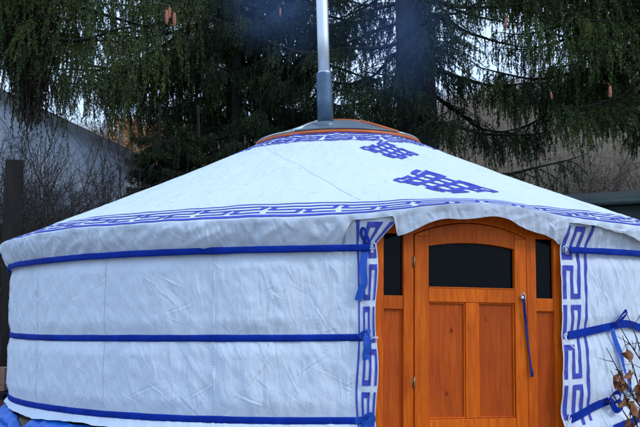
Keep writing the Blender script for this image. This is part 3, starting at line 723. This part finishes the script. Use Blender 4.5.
def needles_np(rs, p0, p1, step, ln, wd, spread):
    """small needle tufts along twig segments"""
    L = np.linalg.norm(p1 - p0, axis=1); cnt = np.maximum(1, (L / step).astype(int)); idx = np.repeat(np.arange(len(L)), cnt); n = len(idx)
    t = rs.rand(n)[:, None]; c = p0[idx] * (1 - t) + p1[idx] * t
    d = (p1 - p0)[idx]; d = d / (np.linalg.norm(d, axis=1, keepdims=True) + 1e-9)
    q = rs.normal(size=(n, 3)); d = d + q * spread; d /= np.linalg.norm(d, axis=1, keepdims=True)
    s = np.cross(d, rs.normal(size=(n, 3))); s /= np.linalg.norm(s, axis=1, keepdims=True) + 1e-9
    l = (ln * (.6 + .8 * rs.rand(n)))[:, None]; w = (wd * (.6 + .8 * rs.rand(n)))[:, None]
    a = c - d * l * .2
    V = np.stack([a, a + d * l * .55 + s * w * .5, a + d * l, a + d * l * .45 - s * w * .5], 1)
    return V.reshape(-1, 3), np.arange(n * 4).reshape(n, 4)
def branch_np(rs, L, comb, dens, lat=1.0, bare=0.):
    """one bough along +x: returns wood segments (p0,p1,r0,r1) and twig segments (p0,p1)"""
    n = 16; u = np.linspace(0, 1, n); droop = rs.uniform(.22, .42)
    ax = np.stack([L * u, .10 * L * P(u * 2.2, rs.rand() * 50) * u * 2, L * (-droop * u * 1.25 + droop * .95 * u ** 2.4) + .04 * L * P(u * 3, rs.rand() * 50)], -1)
    W0, W1, q0, q1 = [ax[:-1]], [ax[1:]], [.016 * L * (1 - u[:-1]) ** .8 + .004], [.016 * L * (1 - u[1:]) ** .8 + .004]
    T0, T1 = [], []
    def at(uu):
        i = np.clip((uu * (n - 1)).astype(int), 0, n - 2); f = (uu * (n - 1) - i)[:, None]; return ax[i] * (1 - f) + ax[i + 1] * f
    nl = int(L * 11 * dens); lu = np.sort(.12 + .88 * rs.rand(nl)); side = np.where(np.arange(nl) % 2 == 0, 1., -1.)
    ll = lat * .30 * L * (1.02 - lu) ** .6 * (.5 + .7 * rs.rand(nl)) + .10
    st = at(lu); az = R_(1) * rs.uniform(38, 72, nl) * side; dr = -rs.uniform(.15, .55, nl)
    d = np.stack([np.cos(az), np.sin(az), dr], -1)
    prev = st; K = 4; pts = [st]
    for k in range(K):
        d2 = d + np.array([0, 0, -.22]) * k; nx = prev + d2 * (ll / K)[:, None]; W0.append(prev); W1.append(nx); rr_ = .006 * (1 - k / K) + .0025
        q0.append(np.full(nl, rr_)); q1.append(np.full(nl, rr_ * .8)); T0.append(prev); T1.append(nx); prev = nx; pts.append(nx)
    pts = np.stack(pts, 1)
    # hanging twigs, comb-like
    nh = (ll * comb * 8.5).astype(int) + 1; idx = np.repeat(np.arange(nl), nh); tt = rs.rand(len(idx)) * K
    i = np.clip(tt.astype(int), 0, K - 1); f = (tt - i)[:, None]; h0 = pts[idx, i] * (1 - f) + pts[idx, i + 1] * f
    nm = int(L * comb * 8); h0 = np.concatenate([h0, at(.08 + .9 * rs.rand(nm))])
    hl = (.08 + .34 * rs.rand(len(h0)) ** 1.7) * comb ** .5 * min(1, .4 + L * .25)
    hd = np.stack([rs.normal(0, .16, len(h0)) + .12, rs.normal(0, .2, len(h0)), -np.ones(len(h0))], -1)
    pv = h0; hk = 3
    keep = rs.rand(len(h0)) > bare
    for k in range(hk):
        nx = pv + (hd + np.array([0, 0, -.25]) * k) * (hl / hk)[:, None] * .85
        T0.append(pv[keep]); T1.append(nx[keep])
        W0.append(pv); W1.append(nx); q0.append(np.full(len(pv), .0032)); q1.append(np.full(len(pv), .0024)); pv = nx
    return (np.concatenate(W0), np.concatenate(W1), np.concatenate(q0), np.concatenate(q1)), (np.concatenate(T0), np.concatenate(T1))
def xform(p, sc, rz, tilt_, off):
    q = p * sc; c, s = math.cos(tilt_), math.sin(tilt_); x = q[:, 0] * c + q[:, 2] * s; z = -q[:, 0] * s + q[:, 2] * c
    c, s = math.cos(rz), math.sin(rz); return np.stack([x * c - q[:, 1] * s, x * s + q[:, 1] * c, z], -1) + np.array(off)
def make_spruce(name, seed, H, r0, z0, Lmax, comb, dens, label, mats, whorl=.42, per=4, bare_low=0., ndl=(.0125, .064, .0165), shape=.7, extra=()):
    rs = np.random.RandomState(seed); root = empty(name, (0, 0, 0), label, 'tree', 'spruce trees behind the yurt')
    m = MB(); zz = np.linspace(-.3, H, 26)
    m.tube([(.05 * math.sin(z * .7 + seed), .05 * math.cos(z * .5 + seed), z) for z in zz], [max(.03, r0 * (1 - .85 * max(z, 0) / H) + .5 * r0 * math.exp(-max(z, 0) * 2.2)) for z in zz], 18)
    temps = [branch_np(np.random.RandomState(seed * 31 + k), 2.6, comb, dens) for k in range(5)] + [branch_np(np.random.RandomState(seed * 31 + 9 + k), 2.6, comb * .8, dens * .55, bare=.75) for k in range(2)]
    w = [[], [], [], []]; t = [[], []]; z = z0; todo = list(extra)
    while z < H - .5:
        hi = z > 10.0
        for k in range((per if not hi else 3) + len(todo)):
            az = rs.rand() * 2 * np.pi; L = Lmax * (1 - z / H) ** shape * rs.uniform(.65, 1.1)
            zb_ = z + rs.uniform(-.15, .15)
            if todo: zb_, az, L = todo.pop()
            dead = z < z0 + 1.6 and rs.rand() < bare_low
            W_, T_ = temps[5 + rs.randint(2)] if dead else temps[rs.randint(5)]
            sc = max(.25, L / 2.6); rz = az; ti = rs.uniform(-.12, .16) + (.12 if z < z0 + 2 else 0); off = (math.cos(az) * .1 * r0, math.sin(az) * .1 * r0, zb_)
            w[0].append(xform(W_[0], sc, rz, ti, off)); w[1].append(xform(W_[1], sc, rz, ti, off)); w[2].append(W_[2] * sc ** .8); w[3].append(W_[3] * sc ** .8)
            a_, b_ = T_
            if hi: kk = rs.rand(len(a_)) < .35; a_, b_ = a_[kk], b_[kk]
            t[0].append(xform(a_, sc, rz, ti, off)); t[1].append(xform(b_, sc, rz, ti, off))
        z += whorl * (1.9 if hi else 1)
    trunk = m.build('trunk', M['bark'], root, True)
    V, F = tubes_np([np.concatenate(x) for x in w], 3)
    mesh_np('boughs', V, F, mats[1], root)
    V, F = needles_np(rs, np.concatenate(t[0]), np.concatenate(t[1]), *ndl, .55)
    cr = mesh_np('crown', V, F, mats[0], root)
    return root
def place(root, loc, rz, sc=1.0):
    root.location = loc; root.rotation_euler = (0, 0, rz); root.scale = (sc, sc, sc); return root
def copy_tree(root, label, loc, rz, sc=1.0):
    r = root.copy(); COL.objects.link(r); r['label'] = label; place(r, loc, rz, sc)
    for ch in list(root.children):
        c = ch.copy(); COL.objects.link(c); c.parent = r
    return r
M['bough'] = simple('bough_bark', [(.3, (.014, .015, .012)), (.7, (.032, .030, .026))], 4, .95)
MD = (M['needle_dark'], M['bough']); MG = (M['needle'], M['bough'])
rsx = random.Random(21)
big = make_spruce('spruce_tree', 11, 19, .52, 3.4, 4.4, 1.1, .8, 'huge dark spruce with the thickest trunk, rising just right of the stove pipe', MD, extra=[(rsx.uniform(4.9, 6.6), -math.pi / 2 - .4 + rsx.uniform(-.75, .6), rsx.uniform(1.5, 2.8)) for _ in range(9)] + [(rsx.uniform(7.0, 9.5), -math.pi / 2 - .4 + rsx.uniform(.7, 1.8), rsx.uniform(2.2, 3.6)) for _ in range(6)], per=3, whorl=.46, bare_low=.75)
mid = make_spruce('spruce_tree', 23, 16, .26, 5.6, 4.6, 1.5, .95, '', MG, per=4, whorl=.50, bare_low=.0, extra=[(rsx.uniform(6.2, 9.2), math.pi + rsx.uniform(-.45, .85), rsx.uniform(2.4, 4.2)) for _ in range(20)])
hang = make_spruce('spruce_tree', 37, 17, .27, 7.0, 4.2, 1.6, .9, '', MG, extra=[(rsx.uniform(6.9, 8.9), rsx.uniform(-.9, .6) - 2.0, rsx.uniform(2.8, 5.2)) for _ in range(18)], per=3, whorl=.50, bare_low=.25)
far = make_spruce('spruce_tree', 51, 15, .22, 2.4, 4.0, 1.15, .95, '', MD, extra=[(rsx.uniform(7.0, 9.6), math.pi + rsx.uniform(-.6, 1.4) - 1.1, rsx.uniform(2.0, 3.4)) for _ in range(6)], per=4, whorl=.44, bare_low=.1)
place(big, (1.55, 7.3, 0), .4)
place(hang, (-7.3, 5.6, .0), 2.0); hang['label'] = 'spruce with long hanging twigs at the left edge, in front of the white house'
place(mid, (6.3, 7.3, 0), 0.0); mid['label'] = 'green spruce right of the huge trunk with cones on its boughs'
place(far, (-.35, 11.0, 0), 1.1); far['label'] = 'dark low-branched spruce directly behind the stove pipe'
copy_tree(far, 'smaller dark spruce whose low boughs sweep over the left roof slope', (-2.2, 9.0, 0), 3.9, .85)
tC = make_spruce('spruce_tree', 67, 17, .24, 6.6, 4.2, 1.5, .85, 'tall green spruce whose long hanging boughs reach over the end of the house roof', MG, per=3, whorl=.5, extra=[(rsx.uniform(7.3, 9.8), math.pi + rsx.uniform(-.5, .8), rsx.uniform(3.0, 5.2)) for _ in range(15)] + [(rsx.uniform(4.6, 9.2), -math.pi / 2 + rsx.uniform(-.7, .7), rsx.uniform(1.8, 3.0)) for _ in range(12)])
place(tC, (-2.55, 10.8, 0), 0.0)
tF = copy_tree(hang, 'spruce at the right edge whose boughs hang above the dark shed', (8.4, 6.9, 0), .9, 1.0)
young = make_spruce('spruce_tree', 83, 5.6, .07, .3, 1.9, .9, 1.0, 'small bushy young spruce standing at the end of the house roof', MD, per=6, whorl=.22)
place(young, (-3.75, 8.6, .1), 0.0)
copy_tree(young, 'small young spruce between the bushy one and the tall spruces, left of the crown', (-2.95, 8.2, .1), 2.0, .98)
for r in list(bpy.data.objects):
    if r.name.startswith('spruce_tree') and not r.get('label'): r['label'] = 'dark spruce'
rs = np.random.RandomState(91); n = 700
c0 = np.stack([-5.28 + rs.normal(0, .12, n), 4.9 + rs.normal(0, .22, n), 6.75 - .9 * rs.rand(n)], -1); W0, W1 = [], []
p = c0; ln_ = rs.uniform(.35, 1.0, n) * (1.25 - .9 * np.minimum(1, np.abs(c0[:, 0] + 5.28) / .4))
for k in range(5):
    q_ = p + np.stack([rs.normal(0, .05, n), rs.normal(0, .05, n), -ln_ * .30], -1); W0.append(p); W1.append(q_); p = q_
V, F = needles_np(rs, np.concatenate(W0), np.concatenate(W1), .012, .07, .014, .30)
def under(root, o):
    o.parent = root; o.matrix_parent_inverse = Matrix.LocRotScale(root.location, root.rotation_euler, root.scale).inverted(); return o
tag(under(hang, mesh_np('dead_bough', V, F, M['needle_dead'])), 'brown dead bough hanging ragged from the spruce')
# cones hanging from boughs
def cone_at(root, p, ln, tiltx=0.):
    m = MB(); n = 11; pts, rad = [], []
    for k in range(n):
        t = k / (n - 1); pts.append((p[0] + tiltx * ln * t, p[1], p[2] - ln * t)); rad.append(ln * (.03 + .115 * math.sin(math.pi * min(1, t * .93 + .07)) ** .6) * (1.0 if k % 2 else .86))
    m.tube(pts, rad, 10); m.tube([(p[0] - .02, p[1] + .02, p[2] + .05), (p[0], p[1], p[2])], .003, 5)
    me_parent = root; o = m.build('cone', M['cone'], None, True)
    o.parent = root; o.matrix_parent_inverse = (Matrix.LocRotScale(root.location, root.rotation_euler, root.scale)).inverted()
    return o
def at(px, py, dist):
    """a point seen in the direction of photograph pixel (px,py), dist metres away along the view"""
    return Vector(((px - 338.7) / 870 * dist + .0, dist - 9.61, EYE + (312.5 - py) / 870 * dist))
# ------------------------------------------------------------------ bare shrubs
def shrub_np(rs, H, stems, levels, r, spread, kids=3):
    W0, W1, q0, q1 = [], [], [], []
    def grow(p, d, L, rad, lev):
        n = 4; pts = [p]
        for k in range(n):
            d = d + rs.normal(size=3) * .13 + np.array([0, 0, .05]); d = d / np.linalg.norm(d); q = pts[-1] + d * L / n
            W0.append(pts[-1]); W1.append(q); q0.append(rad * (1 - .5 * k / n)); q1.append(rad * (1 - .5 * (k + 1) / n)); pts.append(q)
        if lev > 0:
            for _ in range(kids):
                t = rs.uniform(.3, 1.0) * n; i = min(int(t), n - 1); pp = pts[i] + (pts[i + 1] - pts[i]) * (t - i)
                dd = d + rs.normal(size=3) * spread; dd /= np.linalg.norm(dd)
                grow(pp, dd, L * rs.uniform(.4, .7), max(rad * .5, .0035), lev - 1)
    for s in range(stems):
        an = rs.rand() * 6.28; grow(np.array([.25 * math.cos(an) * rs.rand(), .25 * math.sin(an) * rs.rand(), 0]), np.array([.28 * math.cos(an), .28 * math.sin(an), 1.]), H * rs.uniform(.55, .8), r * rs.uniform(.7, 1.2), levels)
    return [np.array(x) for x in (W0, W1, q0, q1)]
sm = []
for k in range(3):
    V, F = tubes_np(shrub_np(np.random.RandomState(100 + k), 4.4, 6, 3, .024, .6, 5), 3)
    o = mesh_np('bare_shrub', V, F, M['twig']); sm.append(o)
spots = [(-7.6, 6.5), (-6.6, 4.4), (-6.9, 8.6), (-5.7, 7.6), (-5.5, 3.4), (-4.6, 5.4), (-8.4, 10.0), (-6.3, 11.0), (-4.9, 3.9), (-5.2, 9.3), (-7.3, 12.2), (-4.2, 7.0), (-6.0, 5.6), (-5.0, 6.6), (-5.9, 9.6), (-4.5, 8.2), (-6.6, 7.2), (-5.2, 4.7), (-7.6, 9.2), (-4.9, 10.8), (-6.1, 12.6), (-7.0, 5.2), (-4.4, 4.6), (-8.2, 7.8)]
rs_ = random.Random(4)
for i, (x, y) in enumerate(spots):
    o = sm[i] if i < 3 else sm[i % 3].copy()
    if i >= 3: COL.objects.link(o)
    o.location = (x, y, float(hill(x, y)) - .05); o.rotation_euler = (0, 0, rs_.uniform(0, 6)); s = rs_.uniform(.75, 1.1); o.scale = (s, s, s)
    tag(o, 'leafless dark shrub in the thicket between the yurt and the white house', 'shrub', 'bare shrubs left of the yurt')
pm_ = []
for k in range(3):
    V, F = tubes_np(shrub_np(np.random.RandomState(200 + k), 4.2, 8, 3, .022, .7, 4), 3)
    pm_.append(mesh_np('slope_shrub', V, F, M['palettwig'] if k else M['twig']))
ns = 0
for j in range(70):
    y = rs_.uniform(13.5, 34); x = rs_.uniform(.10, .40) * (y + 9.6)
    o = pm_[j] if j < 3 else pm_[j % 3].copy()
    if j >= 3: COL.objects.link(o)
    o.location = (x, y, float(hill(x, y)) - .1); o.rotation_euler = (0, 0, rs_.uniform(0, 6)); s = rs_.uniform(.7, 1.3); o.scale = (s, s, s)
    tag(o, 'leafless shrub on the tan slope behind the shed', 'shrub', 'bare shrubs on the slope')
# far thicket over the hillside
rs = np.random.RandomState(77); n = 26000
xx = rs.uniform(-45, 60, n); yy = rs.uniform(22, 100, n); p0 = np.stack([xx, yy, hill(xx, yy) - .1], -1)
p1 = p0 + np.stack([rs.normal(0, .5, n), rs.normal(0, .5, n), rs.uniform(.6, 2.8, n)], -1)
p2 = p1 + np.stack([rs.normal(0, .5, n), rs.normal(0, .5, n), rs.uniform(.2, 1.0, n)], -1); p3 = (p0 + p1) / 2 + np.stack([rs.normal(0, .7, n), rs.normal(0, .7, n), rs.uniform(.2, 1.2, n)], -1)
rd = np.full(n, .022)
V, F = tubes_np([np.concatenate([p0, p1, (p0 + p1) / 2]), np.concatenate([p1, p2, p3]), np.concatenate([rd, rd * .6, rd * .6]), np.concatenate([rd * .6, rd * .3, rd * .3])], 3)
tag(mesh_np('thicket', V, F, M['palettwig']), 'pale leafless thicket covering the hillside far behind', None, None, 'stuff')
# autumn trees on the hillside at left
def autumn(x, y, H, label, seed):
    root = empty('autumn_tree', (x, y, float(hill(x, y))), label, 'tree', 'orange-leaved trees on the hillside')
    rs = np.random.RandomState(seed); S_ = shrub_np(rs, H, 3, 3, .07, .6, 4); off = np.array([x, y, float(hill(x, y)) - .1])
    V, F = tubes_np([S_[0] + off, S_[1] + off, S_[2], S_[3]], 4); mesh_np('trunk', V, F, M['twig'], root)
    V, F = needles_np(rs, S_[0] + off, S_[1] + off, .022, .19, .12, 1.2); mesh_np('crown', V, F, M['orangeleaf'], root)
for i, (x, y, H, l) in enumerate([(-15.2, 40, 5.5, 'leftmost orange-leaved tree past the end of the house roof'), (-13.6, 45, 6.5, 'tall orange-leaved tree second from the house roof'), (-11.2, 39, 5, 'small orange-leaved tree second from the dark spruce boughs'), (-10.6, 47, 6, 'rightmost orange-leaved tree beside the dark spruce boughs')]): autumn(x, y, H, l, 300 + i)

# ------------------------------------------------------------------ shrub with withered leaves in front, right edge
fs = empty('leafy_twig_shrub', (2.55, -3.55, 0), 'thin shrub with withered brown leaves in front of the yurt at the right edge', 'shrub')
rs = np.random.RandomState(12)
def bend(p, q, sag, n=6):
    p, q = Vector(p), Vector(q); return [p.lerp(q, t) + Vector((0, 0, sag * math.sin(math.pi * t))) + Vector(rs.normal(0, .008, 3)) * (0 < t < 1) for t in np.linspace(0, 1, n)]
stems = MB(); tips = []
base = Vector((2.42, -3.5, -.05)); yS = 6.05
tw = [((652, 470), (604, 395)), ((652, 470), (616, 338)), ((660, 460), (600, 350)), ((655, 440), (622, 318)), ((650, 450), (612, 420)), ((660, 440), (634, 318)), ((645, 460), (603, 372)), ((660, 420), (640, 300)), ((640, 470), (620, 405)), ((668, 420), (611, 323))]
allp = []
for i, (a, b) in enumerate(tw):
    pa, pb = at(*a, yS + rs.uniform(-.15, .15)), at(*b, yS + rs.uniform(-.25, .2)); pts = bend(pa, pb, rs.uniform(-.03, .05))
    stems.tube(pts, list(np.linspace(.0085, .0026, 6)), 6); allp.append(pts)
    stems.tube(bend(base + Vector((rs.normal(0, .03), rs.normal(0, .03), 0)), pa, 0, 4), list(np.linspace(.010, .0062, 4)), 6)
    for k in range(6):
        t = rs.uniform(.25, .95); j = min(int(t * 5), 4); p = pts[j].lerp(pts[j + 1], t * 5 - j); d = (pts[j + 1] - pts[j]).normalized() + Vector(rs.normal(0, .6, 3)); d.normalize(); e = p + d * rs.uniform(.05, .15)
        stems.tube([p, p.lerp(e, .5) + Vector(rs.normal(0, .006, 3)), e], [.0032, .0024, .0016], 5); tips.append(e)
stems.build('stem', M['twig'], fs, True)
def leaf_mesh(MBo, p, L, w, rot):
    n = 6; vs = []; f = []
    for i in range(n):
        t = i / (n - 1); ww = w * math.sin(math.pi * (t * .9 + .08)) ** .8; c = .35 * L * (t - .5) ** 2 * 1.6
        for sx in (-1, 0, 1): vs.append(Vector(p) + rot @ Vector((sx * ww * .5, t * L, -c + abs(sx) * ww * .35)))
    for i in range(n - 1):
        for k in range(2): f.append((i * 3 + k, i * 3 + k + 1, (i + 1) * 3 + k + 1, (i + 1) * 3 + k))
    MBo.add(vs, f)
from mathutils import Euler
lp = [p for p in tips if p.z < 1.0]
clusters = [(612, 385), (617, 400), (625, 372), (634, 382), (624, 405), (630, 395), (620, 420), (638, 400), (636, 368), (615, 378), (632, 415), (618, 356), (640, 388), (628, 388), (606, 373)]
for c in clusters:
    for k in range(4 if c[1] > 376 else 2):
        p = at(c[0] + rs.uniform(-4, 4), c[1] + rs.uniform(-5, 5), yS + rs.uniform(-.15, .15)); m = MB()
        rot = Euler((rs.uniform(-2.4, -.6), rs.uniform(-.8, .8), rs.uniform(-2.2, 2.2))).to_matrix()
        leaf_mesh(m, p, rs.uniform(.06, .10), rs.uniform(.036, .058), rot); o = m.build('leaf', M['brownleaf'], fs, True)
        # a stalk back to the nearest twig
        near = min((q for pts in allp for q in pts), key=lambda q_: (q_ - p).length)
        m2 = MB(); m2.tube([near, near.lerp(p, .5) + Vector((0, 0, .01)), p], [.002, .0016, .0012], 5); m2.build('leaf_stalk', M['twig'], fs, True)

# cones
cone_at(mid, at(513, 14, 12.4), .155); cone_at(mid, at(556, 92, 13.2), .12, .12); cone_at(tF, at(616, 87, 12.0), .165)
cone_at(tC, at(163, -1, 13.0), .235); cone_at(tC, at(171, 2, 13.2), .23); cone_at(tC, at(166, -4, 13.3), .19); cone_at(far, at(281, -1, 14.5), .15)

def smoke(loc, sz, rot, dens, seed):
    m, nt_, b = mat('wood_smoke'); nt_.nodes.remove(b); out = nt_.nodes['Material Output']; pv = node(nt_, 'ShaderNodeVolumePrincipled'); pv.inputs['Color'].default_value = (.22, .42, .95, 1)
    t_ = nt_.nodes.new('ShaderNodeTexCoord'); ln = node(nt_, 'ShaderNodeVectorMath', operation='LENGTH'); nt_.links.new(t_.outputs['Object'], ln.inputs[0])
    fall = node(nt_, 'ShaderNodeMapRange'); fall.inputs[1].default_value = 1; fall.inputs[2].default_value = .1; fall.inputs[3].default_value = 0; fall.inputs[4].default_value = 1; nt_.links.new(ln.outputs['Value'], fall.inputs[0])
    nz_ = node(nt_, 'ShaderNodeTexNoise', Scale=1.6, Detail=3.0); nz_.inputs['Distortion'].default_value = .8; nt_.links.new(t_.outputs['Object'], nz_.inputs['Vector'])
    r_ = ramp(nt_, nz_.outputs['Fac'], [(.32, (0,) * 3), (.68, (1,) * 3)]); mu = node(nt_, 'ShaderNodeMath', operation='MULTIPLY'); mu2 = node(nt_, 'ShaderNodeMath', operation='MULTIPLY'); mu2.inputs[1].default_value = dens
    sq_ = node(nt_, 'ShaderNodeMath', operation='POWER'); sq_.inputs[1].default_value = 2.0; nt_.links.new(fall.outputs[0], sq_.inputs[0]); nt_.links.new(sq_.outputs[0], mu.inputs[0]); nt_.links.new(r_.outputs['Color'], mu.inputs[1]); nt_.links.new(mu.outputs[0], mu2.inputs[0]); nt_.links.new(mu2.outputs[0], pv.inputs['Density'])
    nt_.links.new(pv.outputs[0], out.inputs['Volume'])
    N, Q = 24, 14; V = np.array([[math.sin(math.pi * j / Q) * math.cos(2 * math.pi * i / N), math.sin(math.pi * j / Q) * math.sin(2 * math.pi * i / N), math.cos(math.pi * j / Q)] for i in range(N) for j in range(Q + 1)])
    o = mesh_np('smoke', V, grid_faces(N, Q + 1, True)[:, ::-1], m); o.location = loc; o.scale = sz; o.rotation_euler = rot
    return tag(o, 'thin bluish wood smoke drifting in front of the spruces', None, None, 'stuff')
smoke((-.85, 3.2, 5.85), (1.3, .8, .95), (0, .5, 0), .6, 1)
smoke((1.05, 3.6, 5.6), (1.3, .9, 1.5), (0, -.3, 0), .5, 2)

# ------------------------------------------------------------------ light, sky, camera
w = bpy.data.worlds.new('World'); scene.world = w; w.use_nodes = True; nt = w.node_tree
bg = nt.nodes['Background']; sky = nt.nodes.new('ShaderNodeTexSky'); sky.sky_type = 'NISHITA'; sky.sun_disc = False
SUN_EL, SUN_ROT = R_(38), R_(118)
sky.sun_elevation = SUN_EL; sky.sun_rotation = SUN_ROT; sky.air_density = 1.0; sky.dust_density = 2.0; sky.ozone_density = 1.5
cl = node(nt, 'ShaderNodeTexNoise', Scale=2.2, Detail=6.0, Roughness=.6); tc = nt.nodes.new('ShaderNodeTexCoord'); mpg = node(nt, 'ShaderNodeMapping'); mpg.inputs['Scale'].default_value = (1, 1, 2.5)
nt.links.new(tc.outputs['Generated'], mpg.inputs['Vector']); nt.links.new(mpg.outputs['Vector'], cl.inputs['Vector'])
cr_ = ramp(nt, cl.outputs['Fac'], [(.28, (.45,) * 3), (.55, (.92,) * 3)])          # thin high cloud over most of the sky
mxs = node(nt, 'ShaderNodeMix', data_type='RGBA'); nt.links.new(cr_.outputs['Color'], mxs.inputs[0]); nt.links.new(sky.outputs['Color'], mxs.inputs[6]); mxs.inputs[7].default_value = (5.5, 7.4, 10.5, 1)
nt.links.new(mxs.outputs[2], bg.inputs['Color']); bg.inputs['Strength'].default_value = .125
sd = bpy.data.lights.new('Sun', 'SUN'); sd.energy = .8; sd.angle = R_(14); sd.color = (1, .96, .90)
so = bpy.data.objects.new('Sun', sd); COL.objects.link(so)
dirv = Vector((math.sin(SUN_ROT) * math.cos(SUN_EL), math.cos(SUN_ROT) * math.cos(SUN_EL), math.sin(SUN_EL)))
so.rotation_euler = dirv.to_track_quat('Z', 'Y').to_euler(); so.location = dirv * 30

cam = bpy.data.cameras.new('Camera'); co = bpy.data.objects.new('Camera', cam); COL.objects.link(co); scene.camera = co
cam.sensor_width = 36; cam.lens = 869.93 / 640 * 36; cam.clip_end = 3000; cam.clip_start = .05
pi_, ro_, ya_ = .1133, .0103, -.0215
yaw = Matrix.Rotation(-ya_, 3, 'Z')
fwd = yaw @ Vector((0, math.cos(pi_), math.sin(pi_))); right = yaw @ Vector((1, 0, 0)); up = right.cross(fwd)
r2 = right * math.cos(ro_) - up * math.sin(ro_); u2 = right * math.sin(ro_) + up * math.cos(ro_)
mw = Matrix(((r2.x, u2.x, -fwd.x), (r2.y, u2.y, -fwd.y), (r2.z, u2.z, -fwd.z))).to_4x4(); mw.translation = (0, -9.6094, EYE); co.matrix_world = mw
scene.view_settings.view_transform = 'Standard'; scene.view_settings.look = 'None'; scene.view_settings.exposure = .29; scene.view_settings.gamma = 1; scene.view_settings.use_curve_mapping = False
scene.render.engine = 'CYCLES'; scene.cycles.use_denoising = True; scene.cycles.max_bounces = 6; scene.cycles.diffuse_bounces = 3; scene.cycles.glossy_bounces = 3
